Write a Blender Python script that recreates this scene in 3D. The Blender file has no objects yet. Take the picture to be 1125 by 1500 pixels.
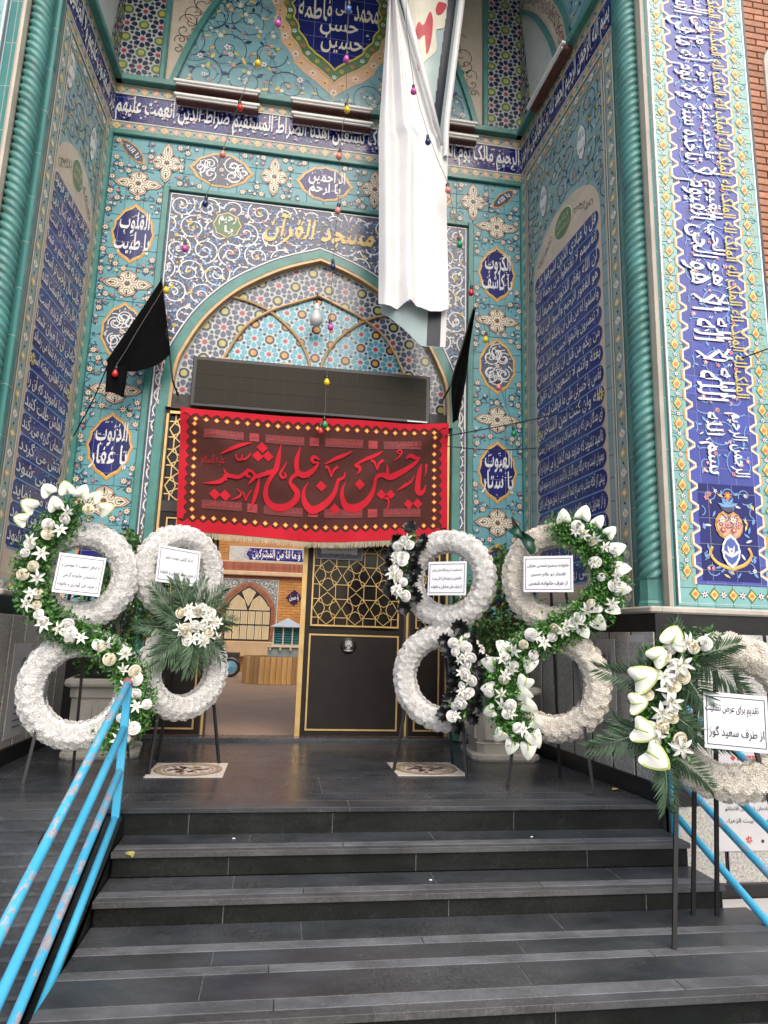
import bpy, math, random, unicodedata
from mathutils import Vector, Matrix, Quaternion
R = math.radians; sc = bpy.context.scene; COL = sc.collection; PI = math.pi
sin, cos = math.sin, math.cos
rnd = random.Random(11); U = rnd.uniform
# ---------------------------------------------------------------- camera
cam_d = bpy.data.cameras.new('camera'); cam = bpy.data.objects.new('camera', cam_d); COL.objects.link(cam)
yaw, pit, rol = R(8.43), R(10.75), R(1.69)
fw = Vector((sin(yaw)*cos(pit), cos(yaw)*cos(pit), sin(pit)))
rt = Vector((cos(yaw), -sin(yaw), 0)); up = rt.cross(fw)
r2 = cos(rol)*rt + sin(rol)*up; u2 = -sin(rol)*rt + cos(rol)*up
cam.matrix_world = Matrix(((r2.x, u2.x, -fw.x, 0), (r2.y, u2.y, -fw.y, -7), (r2.z, u2.z, -fw.z, 1.02), (0, 0, 0, 1)))
cam_d.sensor_fit = 'HORIZONTAL'; cam_d.sensor_width = 36; cam_d.lens = 977*36/1125
cam_d.clip_start = .05; cam_d.clip_end = 500; sc.camera = cam
# ---------------------------------------------------------------- sky and sun (bright overcast street light)
W = bpy.data.worlds.new('World'); sc.world = W; W.use_nodes = True
nt = W.node_tree; sky = nt.nodes.new('ShaderNodeTexSky'); sky.sky_type = 'NISHITA'; sky.sun_disc = False
SUN_EL, SUN_AZ = 47, 169      # azimuth the light comes from, degrees clockwise from +Y
sky.sun_elevation = R(SUN_EL); sky.sun_rotation = R(SUN_AZ); sky.dust_density = 4; sky.air_density = 1.0; sky.ozone_density = .6
nt.links.new(sky.outputs[0], nt.nodes['Background'].inputs[0]); nt.nodes['Background'].inputs[1].default_value = .15
sl = bpy.data.lights.new('sun', 'SUN'); sl.energy = 1.3; sl.angle = R(60); sl.color = (1, .95, .88)
so = bpy.data.objects.new('sun', sl); COL.objects.link(so)
sd = Vector((sin(R(SUN_AZ))*cos(R(SUN_EL)), cos(R(SUN_AZ))*cos(R(SUN_EL)), sin(R(SUN_EL))))
so.rotation_euler = sd.to_track_quat('Z', 'Y').to_euler()
vs = sc.view_settings; vs.view_transform = 'Standard'; vs.look = 'None'; vs.exposure = .6; vs.gamma = 1
vs.use_curve_mapping = False
# ---------------------------------------------------------------- materials
MC = {}
def nodes(name):
    m = bpy.data.materials.new(name); m.use_nodes = True; t = m.node_tree
    return m, t, t.nodes['Principled BSDF'], t.nodes.new, t.links.new
def mth(t, op, a, b=None, c=None):
    n = t.nodes.new('ShaderNodeMath'); n.operation = op
    for i, x in enumerate((a, b, c)):
        if x is None: continue
        if isinstance(x, (int, float)): n.inputs[i].default_value = x
        else: t.links.new(x, n.inputs[i])
    return n.outputs[0]
def mix(t, f, a, b, mode='MIX'):
    n = t.nodes.new('ShaderNodeMixRGB'); n.blend_type = mode
    for i, x in enumerate((f, a, b)):
        if isinstance(x, (int, float)): n.inputs[i].default_value = x
        elif isinstance(x, tuple): n.inputs[i].default_value = (*x[:3], 1)
        else: t.links.new(x, n.inputs[i])
    return n.outputs[0]
def noise(t, vec, scale, detail=4, rough=.55, out=0):
    n = t.nodes.new('ShaderNodeTexNoise'); n.inputs['Scale'].default_value = scale
    n.inputs['Detail'].default_value = detail; n.inputs['Roughness'].default_value = rough
    if vec is not None: t.links.new(vec, n.inputs['Vector'])
    return n.outputs[out]
def ramp(t, x, a, b):
    n = t.nodes.new('ShaderNodeMapRange'); n.inputs[1].default_value = a; n.inputs[2].default_value = b
    t.links.new(x, n.inputs[0]); return n.outputs[0]
def bump(t, h, strength, dist, bs):
    n = t.nodes.new('ShaderNodeBump'); n.inputs['Strength'].default_value = strength; n.inputs['Distance'].default_value = dist
    t.links.new(h, n.inputs['Height']); t.links.new(n.outputs[0], bs.inputs['Normal'])
def mat(name, col, rough=.5, var=.12, scale=5., bmp=0, bscale=60., metal=0, spec=.5, col2=None, rand=0, stretch=None, sub=0, wpos=False):
    if name in MC: return MC[name]
    m, t, b, N, L = nodes(name)
    tc = N('ShaderNodeTexCoord'); vec = tc.outputs['Object']
    if wpos: vec = N('ShaderNodeNewGeometry').outputs['Position']
    if stretch:
        mp = N('ShaderNodeMapping'); mp.inputs['Scale'].default_value = stretch; L(vec, mp.inputs[0]); vec = mp.outputs[0]
    n1 = noise(t, vec, scale, 6); f = ramp(t, n1, .3, .7)
    lo = tuple(c*(1-var) for c in col) if col2 is None else col2
    c = mix(t, f, tuple(min(1, c*(1+var*.6)) for c in col), lo)
    if rand:
        oi = N('ShaderNodeObjectInfo'); k = mth(t, 'MULTIPLY_ADD', oi.outputs['Random'], 2*rand, 1-rand)
        cc = N('ShaderNodeCombineColor'); [L(k, cc.inputs[i]) for i in range(3)]; c = mix(t, 1., c, cc.outputs[0], 'MULTIPLY')
    L(c, b.inputs['Base Color']); b.inputs['Metallic'].default_value = metal
    b.inputs['Specular IOR Level'].default_value = spec
    r = mth(t, 'MULTIPLY_ADD', noise(t, vec, scale*2.3, 3), .25*rough, rough*.88); L(r, b.inputs['Roughness'])
    if bmp: bump(t, noise(t, vec, bscale, 5), bmp, .01, b)
    if sub: b.inputs['Subsurface Weight'].default_value = sub; b.inputs['Subsurface Radius'].default_value = (.02, .02, .015)
    MC[name] = m; return m
def glaze(name, col, cell=.2, rough=.3, var=.12, grout=(.42, .42, .38), gw=.009, ox=0., oz=0., mott=.17, gmix=.55):
    """glazed tile: colour differs a little from tile to tile, thin joints, mottled kiln colour"""
    if name in MC: return MC[name]
    m, t, b, N, L = nodes(name); tc = N('ShaderNodeTexCoord'); s = N('ShaderNodeSeparateXYZ'); L(tc.outputs['Object'], s.inputs[0])
    u = mth(t, 'DIVIDE', mth(t, 'ADD', s.outputs[0], ox), cell); v = mth(t, 'DIVIDE', mth(t, 'ADD', s.outputs[2], oz), cell)
    cb = N('ShaderNodeCombineXYZ'); L(mth(t, 'FLOOR', u), cb.inputs[0]); L(mth(t, 'FLOOR', v), cb.inputs[1])
    wn = N('ShaderNodeTexWhiteNoise'); wn.noise_dimensions = '3D'; L(cb.outputs[0], wn.inputs['Vector'])
    n1 = noise(t, tc.outputs['Object'], 9, 5)
    k = mth(t, 'ADD', mth(t, 'MULTIPLY_ADD', wn.outputs[0], 2*var, 1-var), mth(t, 'MULTIPLY_ADD', n1, 2*mott, -mott))
    cc = N('ShaderNodeCombineColor'); [L(k, cc.inputs[i]) for i in range(3)]
    c = mix(t, 1., col, cc.outputs[0], 'MULTIPLY')
    du = mth(t, 'PINGPONG', u, .5); dv = mth(t, 'PINGPONG', v, .5)
    g = mth(t, 'LESS_THAN', mth(t, 'MINIMUM', du, dv), gw)
    c = mix(t, mth(t, 'MULTIPLY', g, gmix), c, grout); L(c, b.inputs['Base Color'])
    L(mth(t, 'MULTIPLY_ADD', g, .5, rough), b.inputs['Roughness'])
    h = mth(t, 'ADD', mth(t, 'MULTIPLY', g, -1.), mth(t, 'MULTIPLY', noise(t, tc.outputs['Object'], 14, 2), .35)); bump(t, h, .25, .004, b)
    b.inputs['Specular IOR Level'].default_value = .36; MC[name] = m; return m
# ---------------------------------------------------------------- mesh builder
class MB:
    def __init__(s): s.v = []; s.f = []; s.mi = []; s.mats = []
    def mid(s, m):
        if m not in s.mats: s.mats.append(m)
        return s.mats.index(m)
    def poly(s, pts, m):
        b = len(s.v); s.v += [tuple(p) for p in pts]; s.f.append(tuple(range(b, b+len(pts)))); s.mi.append(s.mid(m))
    def raw(s, vs, fs, m):
        b = len(s.v); k = s.mid(m); s.v += [tuple(p) for p in vs]; s.f += [tuple(i+b for i in f) for f in fs]; s.mi += [k]*len(fs)
    def p2(s, pts, y, m): s.poly([(x, y, z) for x, z in pts], m)
    def box(s, x0, x1, y0, y1, z0, z1, m):
        s.raw([(x0,y0,z0),(x1,y0,z0),(x1,y1,z0),(x0,y1,z0),(x0,y0,z1),(x1,y0,z1),(x1,y1,z1),(x0,y1,z1)],
              [(0,3,2,1),(4,5,6,7),(0,1,5,4),(1,2,6,5),(2,3,7,6),(3,0,4,7)], m)
    def bbox(s, x0, x1, y0, y1, z0, z1, m, c=.01):
        """box with chamfered edges"""
        import itertools
        X, Y, Z = (x0, x1), (y0, y1), (z0, z1); vs = []; idx = {}
        for i, j, k in itertools.product((0, 1), repeat=3):
            for a in range(3):
                p = [X[i], Y[j], Z[k]]; d = (i, j, k)
                for q in range(3):
                    if q != a: p[q] += c if d[q] == 0 else -c
                idx[(i, j, k, a)] = len(vs); vs.append(tuple(p))
        fs = []
        for a in range(3):
            b, e = [q for q in range(3) if q != a]
            for sd_ in (0, 1):
                f = []
                for q in ((0, 0), (1, 0), (1, 1), (0, 1)):
                    k = [0, 0, 0]; k[a] = sd_; k[b] = q[0]; k[e] = q[1]; f.append(idx[(*k, a)])
                fs.append(f)
            for q in ((0, 0), (0, 1), (1, 0), (1, 1)):
                k0 = [0]*3; k1 = [0]*3; k0[b] = k1[b] = q[0]; k0[e] = k1[e] = q[1]; k1[a] = 1
                fs.append([idx[(*k0, b)], idx[(*k1, b)], idx[(*k1, e)], idx[(*k0, e)]])
        for i, j, k in itertools.product((0, 1), repeat=3): fs.append([idx[(i, j, k, a)] for a in range(3)])
        s.raw(vs, fs, m)
    def prism(s, pts, y0, y1, m):
        n = len(pts); s.raw([(x, y0, z) for x, z in pts]+[(x, y1, z) for x, z in pts],
            [tuple(range(n)), tuple(range(2*n-1, n-1, -1))]+[(i, (i+1) % n, n+(i+1) % n, n+i) for i in range(n)], m)
    def ribbon(s, pts, w, y, m, close=False):
        n = len(pts); vs = []
        for i, (x, z) in enumerate(pts):
            a = pts[i-1] if (i or close) else pts[0]; b = pts[(i+1) % n] if (i < n-1 or close) else pts[-1]
            dx, dz = b[0]-a[0], b[1]-a[1]; l = math.hypot(dx, dz) or 1; k = (w[i] if isinstance(w, (list, tuple)) else w)/2
            vs += [(x-dz/l*k, y, z+dx/l*k), (x+dz/l*k, y, z-dx/l*k)]
        fs = [(2*i, 2*i+1, 2*i+3, 2*i+2) for i in range(n-1)]
        if close: fs.append((2*n-2, 2*n-1, 1, 0))
        s.raw(vs, fs, m)
    def tube(s, path, r, m, n=8, cap=True):
        path = [Vector(p) for p in path]; vs = []; k = len(path)
        t0 = (path[1]-path[0]).normalized(); a = t0.orthogonal().normalized()
        for i, p in enumerate(path):
            t = (path[min(i+1, k-1)]-path[max(i-1, 0)]).normalized(); a = (a-t*a.dot(t)).normalized(); b = t.cross(a)
            rr = r[i] if isinstance(r, (list, tuple)) else r
            vs += [p+(a*cos(2*PI*j/n)+b*sin(2*PI*j/n))*rr for j in range(n)]
        fs = [(i*n+j, i*n+(j+1) % n, (i+1)*n+(j+1) % n, (i+1)*n+j) for i in range(k-1) for j in range(n)]
        if cap: fs += [tuple(range(n-1, -1, -1)), tuple(range((k-1)*n, k*n))]
        s.raw(vs, fs, m)
    def lathe(s, prof, m, n=16, c=(0, 0), cap=True):
        vs = [(c[0]+r*cos(2*PI*j/n), c[1]+r*sin(2*PI*j/n), z) for r, z in prof for j in range(n)]; k = len(prof)
        fs = [(i*n+j, i*n+(j+1) % n, (i+1)*n+(j+1) % n, (i+1)*n+j) for i in range(k-1) for j in range(n)]
        if cap: fs += [tuple(range(n-1, -1, -1)), tuple(range((k-1)*n, k*n))]
        s.raw(vs, fs, m)
    def grid(s, fn, nu, nv, m):
        vs = [fn(i/nu, j/nv) for j in range(nv+1) for i in range(nu+1)]
        s.raw(vs, [(j*(nu+1)+i, j*(nu+1)+i+1, (j+1)*(nu+1)+i+1, (j+1)*(nu+1)+i) for j in range(nv) for i in range(nu)], m)
    def mesh(s, name, smooth=False):
        me = bpy.data.meshes.new(name); me.from_pydata([tuple(p) for p in s.v], [], s.f)
        for m in s.mats: me.materials.append(m)
        if len(s.mats) > 1: me.polygons.foreach_set('material_index', s.mi)
        if smooth: me.polygons.foreach_set('use_smooth', [True]*len(me.polygons))
        me.update(); return me
    def build(s, name, parent=None, smooth=False, kind=None): return ob(name, s.mesh(name, smooth), parent, kind=kind)
def ob(name, me, parent=None, loc=None, rot=None, kind=None, scl=None):
    o = bpy.data.objects.new(name, me); COL.objects.link(o)
    if parent: o.parent = parent
    if loc is not None: o.location = loc
    if rot is not None: o.rotation_euler = rot
    if scl is not None: o.scale = scl if isinstance(scl, (tuple, list)) else (scl,)*3
    if kind: o['kind'] = kind
    return o
def thing(name, label, cat, loc=(0, 0, 0), rz=0, group=None):
    return tag(ob(name, None, None, loc, (0, 0, rz)), label, cat, group)
def tag(o, label, cat, group=None, kind=None):
    o['label'] = label; o['category'] = cat
    if group: o['group'] = group
    if kind: o['kind'] = kind
    return o
def cr(pts, n=6):
    """Catmull-Rom through points of any dimension"""
    P = [pts[0]]+list(pts)+[pts[-1]]; out = []
    for i in range(1, len(P)-2):
        for k in range(n):
            t = k/n; out.append(tuple(.5*(2*b+(c-a)*t+(2*a-5*b+4*c-d)*t*t+(3*b-a-3*c+d)*t**3) for a, b, c, d in zip(P[i-1], P[i], P[i+1], P[i+2])))
    out.append(tuple(pts[-1])); return out
def inside(pt, poly):
    x, z = pt; c = False; n = len(poly); j = n-1
    for i in range(n):
        xi, zi = poly[i]; xj, zj = poly[j]
        if (zi > z) != (zj > z) and x < (xj-xi)*(z-zi)/(zj-zi)+xi: c = not c
        j = i
    return c
# ---------------------------------------------------------------- Arabic and Persian lettering (font outlines, joined forms)
FORMS = {}
for cp in range(0xFB50, 0xFEFD):
    d = unicodedata.decomposition(chr(cp)).split()
    if d and d[0] in ('<isolated>', '<final>', '<initial>', '<medial>') and not any(x in ('0020', '0640') for x in d[1:]):
        FORMS.setdefault(''.join(chr(int(x, 16)) for x in d[1:]), {}).setdefault(d[0][1:-1], chr(cp))
def shape(s):
    u = []; i = 0
    while i < len(s):
        if s[i] == 'ل' and i+1 < len(s) and s[i+1] in 'اآأإ': u.append(s[i:i+2]); i += 2
        else: u.append(s[i]); i += 1
    out = []
    for i, c in enumerate(u):
        F = FORMS.get(c)
        if not F: out.append(c); continue
        pv = FORMS.get(u[i-1], {}) if i else {}; nx = FORMS.get(u[i+1], {}) if i+1 < len(u) else {}
        jp = 'initial' in pv and 'final' in F; jn = 'initial' in F and 'final' in nx
        out.append(F.get('medial' if jp and jn else 'final' if jp else 'initial' if jn else 'isolated', c))
    return ''.join(reversed(out))
TC = {}
def tpoly(s, off=0.):
    if (s, off) in TC: return TC[(s, off)]
    c = bpy.data.curves.new('t', 'FONT'); c.body = shape(s); c.resolution_u = 2; c.offset = off
    o = bpy.data.objects.new('t', c); me = bpy.data.meshes.new_from_object(o)
    vs = [(v.co.x, v.co.y) for v in me.vertices]; fs = [tuple(p.vertices) for p in me.polygons]
    bpy.data.objects.remove(o); bpy.data.meshes.remove(me); bpy.data.curves.remove(c)
    if not vs: vs = [(0, 0), (1, 1)]
    xs = [a for a, b in vs]; ys = [b for a, b in vs]
    TC[(s, off)] = (vs, fs, min(xs), max(xs), min(ys), max(ys)); return TC[(s, off)]
def marks(mb, x0, x1, z0, z1, n, y, m, s=.03):
    """small vowel strokes and dots scattered over a line of script"""
    for i in range(n):
        x, z = U(x0, x1), U(z0, z1); k = rnd.random(); l = s*U(.6, 1.2)
        if k < .5: mb.ribbon([(x, z), (x+l, z+l*.55)], l*.28, jy(y), m)
        elif k < .75: mb.ribbon([(x, z), (x+l*.3, z+l*.5), (x+l*.6, z), (x+l*.9, z+l*.5)], l*.2, jy(y), m)
        else: mb.p2([(x-l*.25, z), (x, z+l*.25), (x+l*.25, z), (x, z-l*.25)], jy(y), m)
def calli(mb, s, cx, cz, w, h, y, m, nib=.075, off=-.008, ang=62, **k):
    """lettering swept by a broad slanting nib: thick and thin strokes"""
    vs, fs, x0, x1, y0, y1 = tpoly(s, off); e = nib*h/(y1-y0); ex = nib*w/(x1-x0); rot = k.get('rot', 0)
    for i in range(4):
        t = (i-1.5)/3; px, pz = ex*t*cos(R(ang)), e*t*sin(R(ang))
        text(mb, s, cx+px*cos(rot)-pz*sin(rot), cz+px*sin(rot)+pz*cos(rot), w, h, y-.00025*i, m, off, **k)
def text(mb, s, cx, cz, w, h, y, m, off=.0, rot=0., slant=0., fn=None, keep=False):
    vs, fs, x0, x1, y0, y1 = tpoly(s, off); kx = w/(x1-x0); kz = h/(y1-y0); out = []
    if keep: kx = kz = min(kx, kz)
    for a, b in vs:
        q = (b-(y0+y1)/2)*kz; p = (a-(x0+x1)/2)*kx+q*slant
        P = (cx+p*cos(rot)-q*sin(rot), cz+p*sin(rot)+q*cos(rot))
        out.append(fn(*P) if fn else (P[0], y, P[1]))
    mb.raw(out, fs, m)
# ---------------------------------------------------------------- painted tile motifs (flat print laid on the tile face)
JIT = [0]
def jy(y):
    JIT[0] = (JIT[0]+1) % 25; return y-JIT[0]*.00006
def disc(mb, x, z, r, y, m, n=8): mb.p2([(x+r*cos(2*PI*i/n), z+r*sin(2*PI*i/n)) for i in range(n)], y, m)
def flower(mb, x, z, r, y, mp, mc, n=6, a0=None, edge=None):
    a0 = U(0, 6.28) if a0 is None else a0
    if edge: star(mb, x, z, r*1.25, r*.75, n, a0, y, edge); y -= .0008
    pts = []
    for i in range(n*4):
        a = a0+2*PI*i/(n*4); k = (.45, .85, 1, .85)[i % 4]; pts.append((x+r*k*cos(a), z+r*k*sin(a)))
    mb.p2(pts, jy(y), mp); disc(mb, x, z, r*.34, y-.0024, mc, 6)
def star(mb, x, z, R1, R0, n, a0, y, m):
    mb.p2([(x+(R1 if i % 2 == 0 else R0)*cos(a0+PI*i/n), z+(R1 if i % 2 == 0 else R0)*sin(a0+PI*i/n)) for i in range(2*n)], y, m)
def leaf(mb, x, z, a, l, w, y, m):
    c, s_ = cos(a), sin(a); pts = [(0, 0), (.3, .8), (.62, 1), (1, .15), (.75, -.4), (.4, -.7)]
    mb.p2([(x+(p*l)*c-(q*w/2)*s_, z+(p*l)*s_+(q*w/2)*c) for p, q in pts], jy(y), m)
def spiral(cx, cz, r0, a0, turns, d=1, n=34):
    return [(cx+r0*(1-.86*t)*cos(a0+d*2*PI*turns*t), cz+r0*(1-.86*t)*sin(a0+d*2*PI*turns*t)) for t in (i/n for i in range(n+1))]
def clip_ribbon(mb, pts, w, y, m, ok):
    run = []
    for p in pts+[None]:
        if p is not None and ok(p): run.append(p)
        else:
            if len(run) > 2: mb.ribbon(run, w, jy(y), m)
            run = []
def scrolls(mb, x0, x1, z0, z1, step, ok, y, line, w, leafm, leafl, flowers, turns=1.6, fr=.022, nl=7):
    """rows of spiralling stems with leaves and blossoms, cut to a region"""
    rows = max(1, round((z1-z0)/(step*.9))); cols = max(1, round((x1-x0)/step)); dz = (z1-z0)/rows; dx = (x1-x0)/cols
    for j in range(rows):
        for i in range(-1, cols+1):
            cx = x0+dx*(i+.5+(.5 if j % 2 else 0)); cz = z0+dz*(j+.5); d = 1 if (i+j) % 2 else -1; a0 = U(0, 6.28)
            S = spiral(cx, cz, step*.52, a0, turns, d); clip_ribbon(mb, S, w, y, line, ok)
            for k in range(nl):
                p = S[2+int(k*28/nl)]; a = math.atan2(p[1]-cz, p[0]-cx)+U(-.7, .7); l = leafl*U(.7, 1.2)
                q = (p[0]+l*cos(a), p[1]+l*sin(a))
                if ok(p) and ok(q): leaf(mb, p[0], p[1], a, l, l*.55, y-.0018, leafm[k % len(leafm)])
            for k in (0, 12, 23, 34):
                p = S[k] if k < 34 else (cx, cz); mp, mc = rnd.choice(flowers); r = fr*U(.75, 1.25)
                if all(ok((p[0]+r*1.3*e, p[1]+r*1.3*g)) for e, g in ((1, 0), (-1, 0), (0, 1), (0, -1))): flower(mb, p[0], p[1], r, y-.0036, mp, mc, rnd.choice((5, 6, 8)))
def ogee(cx, cz, w, h, lobes=5, n=60, vert=True, p=.68, amp=.075):
    pts = []
    for s_ in (1, -1):
        for i in range(n):
            t = i/n if s_ > 0 else 1-i/n; k = abs(sin(PI*t))**p*(1-amp*abs(cos(lobes*PI*t)))*min(1, .25+3.2*min(t, 1-t)/.5)
            a, b = s_*.5*k, .5-t
            pts.append((cx+a*w, cz+b*h) if vert else (cx+b*w, cz+a*h))
    return pts
def quatre(cx, cz, w, h, n=64, k=1.):
    pts = []
    for i in range(n):
        a = 2*PI*i/n; c = abs(cos(2*a)); r = (.6+.4*c**1.7)*(1-.06*abs(sin(8*a)))
        pts.append((cx+k*w/2*r*cos(a), cz+k*h/2*r*sin(a)))
    return pts
def scl(pts, cx, cz, k): return [(cx+(x-cx)*k, cz+(z-cz)*k) for x, z in pts]
def sh_clip(pts, P):
    """cut a polygon to the convex outline P"""
    A = sum(P[i-1][0]*P[i][1]-P[i][0]*P[i-1][1] for i in range(len(P))); sg = 1 if A > 0 else -1
    for i in range(len(P)):
        a, b = P[i-1], P[i]; d = lambda p: sg*((b[0]-a[0])*(p[1]-a[1])-(b[1]-a[1])*(p[0]-a[0])); out = []
        if abs(b[0]-a[0])+abs(b[1]-a[1]) < 1e-6: continue
        for k in range(len(pts)):
            p, q = pts[k-1], pts[k]; dp, dq = d(p), d(q)
            if (dp < 0) != (dq < 0): t = dp/(dp-dq); out.append((p[0]+(q[0]-p[0])*t, p[1]+(q[1]-p[1])*t))
            if dq >= 0: out.append(q)
        pts = out
        if len(pts) < 3: return []
    return pts
def girih(mb, x0, x1, z0, z1, a, ok, y, M, ph=(0, 0), clip=None):
    """checkerboard of eight-petalled red rosettes and yellow octagons with dark stars between; M: petal, red, yellow, ring, star"""
    ni = int((x1-x0)/a)+2; nj = int((z1-z0)/a)+2
    def put(pts, yy, m):
        if not any(ok(p) for p in pts): return
        if clip: pts = sh_clip(pts, clip)
        elif not all(ok(p) for p in pts): return
        if len(pts) > 2: mb.p2(pts, yy, m)
    for j in range(-1, nj):
        for i in range(-1, ni):
            cx = x0+a*(i+ph[0]); cz = z0+a*(j+ph[1])
            if (i+j) % 2 == 0:
                put([(cx+.19*a*(1 if q % 2 == 0 else .62)*cos(PI*q/8), cz+.19*a*(1 if q % 2 == 0 else .62)*sin(PI*q/8)) for q in range(16)], y, M[1])
                for q in range(8):
                    an = PI*q/4; c, s_ = cos(an), sin(an); L = .62 if q % 2 == 0 else .64
                    put([(cx+a*(u*c-v*s_), cz+a*(u*s_+v*c)) for u, v in ((.225, 0), (.35, .125), (.49, .165), (.6, .09), (L, 0), (.6, -.09), (.49, -.165), (.35, -.125))], y, M[0])
            else:
                put([(cx+.335*a*cos(PI*q/4+PI/8), cz+.335*a*sin(PI*q/4+PI/8)) for q in range(8)], y, M[3])
                put([(cx+.2*a*cos(PI*q/4+PI/8), cz+.2*a*sin(PI*q/4+PI/8)) for q in range(8)], y-.002, M[2])
                for e, g in ((1, 1), (1, -1), (-1, 1), (-1, -1)):
                    sx, sz = cx+.36*a*e, cz+.36*a*g
                    put([(sx+a*(.15 if q % 2 == 0 else .07)*cos(PI*q/5+.3*e), sz+a*(.15 if q % 2 == 0 else .07)*sin(PI*q/5+.3*e)) for q in range(10)], y-.001, M[4])
def motif_strip(mb, p0, p1, w, y, base, m1, m2, m3, step=.13, lz=1.):
    """border strip: base with alternating lozenge blossoms and small leaves between p0 and p1 (wall x,z)"""
    dx, dz = p1[0]-p0[0], p1[1]-p0[1]; L = math.hypot(dx, dz); c, s_ = dx/L, dz/L
    T = lambda u, v: (p0[0]+u*c-v*s_, p0[1]+u*s_+v*c)
    mb.p2([T(0, -w/2), T(L, -w/2), T(L, w/2), T(0, w/2)], y, base); n = max(1, round(L/step)); st = L/n
    for i in range(n):
        u = (i+.5)*st; e = 1 if i % 2 else -1
        S = [(u-st*.5+st*k/8, e*w*.3*sin(PI*k/8)) for k in range(9)]; mb.ribbon([T(*q) for q in S], w*.05, jy(y-.0015), m_vine)
        mb.p2([T(u+a*st*.3*lz, b*w*.34) for a, b in ((-1, 0), (-.4, .7), (0, 1), (.4, .7), (1, 0), (.4, -.7), (0, -1), (-.4, -.7))], y-.003, m1 if i % 2 else m2)
        q = T(u, 0); disc(mb, q[0], q[1], w*.13, y-.005, m2 if i % 2 else m1, 6)
        q = T(u-st/2, 0); disc(mb, q[0], q[1], w*.09, y-.003, m3, 6)
# ================================================================ the tiled gateway
TQ = (.14, .355, .405)
m_tq = mat('turquoise_tile', TQ, .32, .16, 9, spec=.36, rand=.045)
m_grn = glaze('green_glaze', (.06, .22, .2), .42, .22, .1)
m_grn2 = mat('green_glaze_plain', (.06, .225, .2), .32, .25, 7)
m_navy = glaze('navy_glaze', (.014, .017, .135), .2, .15, .2)
m_pnavy = glaze('panel_blue_glaze', (.03, .038, .17), .19, .15, .22, gmix=.25)
m_pier = glaze('pier_blue_glaze', (.06, .075, .32), .15, .15, .18, gmix=.5)
m_slate = glaze('slate_blue_glaze', (.085, .095, .145), .2, .2, .16)
m_ltq = glaze('pale_turquoise_glaze', (.19, .36, .39), .2, .2, .1)
m_bord = glaze('pale_border_glaze', (.3, .38, .34), .2, .3, .1)
m_beige = glaze('beige_glaze', (.56, .47, .37), .2, .3, .06)
m_cream = mat('cream_paint', (.72, .66, .52), .3, .08)
m_white = mat('white_paint', (.74, .745, .735), .25, .05)
m_ochre = mat('ochre_paint', (.62, .3, .05), .3, .2, 20)
m_gold = mat('gold_leaf_paint', (.72, .5, .16), .3, .2, 20)
m_yel = mat('yellow_paint', (.62, .5, .07), .3, .2, 20)
m_red = mat('rose_paint', (.5, .07, .07), .3, .2, 20)
m_pink = mat('pink_paint', (.66, .3, .3), .3, .2, 20)
m_blk = mat('black_paint', (.012, .014, .02), .3, .1)
m_dkb = mat('dark_blue_paint', (.02, .045, .12), .25, .2, 20)
m_skyb = mat('sky_blue_paint', (.16, .32, .6), .25, .15, 20)
m_mbl = mat('mid_blue_paint', (.07, .12, .38), .25, .15, 20)
m_gnp = mat('leaf_green_paint', (.08, .17, .07), .3, .2, 20)
m_dgn = mat('olive_star_glaze', (.035, .055, .022), .2, .3, 20)
m_pet = mat('indigo_petal_glaze', (.026, .032, .075), .18, .5, 16)
m_gpet = mat('grey_indigo_petal_glaze', (.075, .088, .15), .18, .3, 16)
m_tpet = mat('turquoise_petal_glaze', (.09, .36, .45), .18, .2, 16)
m_rst = mat('red_star_glaze', (.4, .05, .06), .2, .25, 16)
m_yst = mat('yellow_star_glaze', (.45, .42, .1), .2, .25, 16)
m_peach = glaze('peach_glaze', (.6, .38, .26), .2, .3, .08)
m_subst = mat('mortar', (.3, .3, .28), .9, .2, 8)
m_gline = mat('girih_white_line', (.5, .52, .51), .3, .1, 8)
m_wood = mat('dark_wood', (.035, .026, .022), .45, .3, 12, .15, 40)
m_goldm = mat('brass_strip', (.62, .42, .17), .35, .15, 10, metal=.55)
m_gilt = mat('gilt_rib', (.5, .33, .16), .4, .15, 10, metal=.15)

gate = thing('tiled_gateway', 'tall gateway covered in turquoise and blue painted tiles with pointed arch over the door', 'gateway')
CX = .225
m_vine = mat('grey_vine_paint', (.2, .27, .27), .3, .2, 20)
ARCH = [(0, 5.235), (.3, 5.125), (.55, 5.0), (.9, 4.76), (1.2, 4.43), (1.4, 4.06), (1.48, 3.8), (1.5, 3.36)]
def arch_line(d, n=5):
    h = cr(ARCH, n); out = []
    for i, (x, z) in enumerate(h):
        a = h[max(i-1, 0)]; b = h[min(i+1, len(h)-1)]; dx, dz = b[0]-a[0], b[1]-a[1]; l = math.hypot(dx, dz)
        q = (x-dz/l*d, z+dx/l*d) if i else (0, z+d*1.12); out.append(q)
    L = [(CX-x, z) for x, z in reversed(out)]; return L+[(CX+x, z) for x, z in out[1:]]
A0, A1, A2 = arch_line(.0), arch_line(.032), arch_line(.125)
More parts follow.
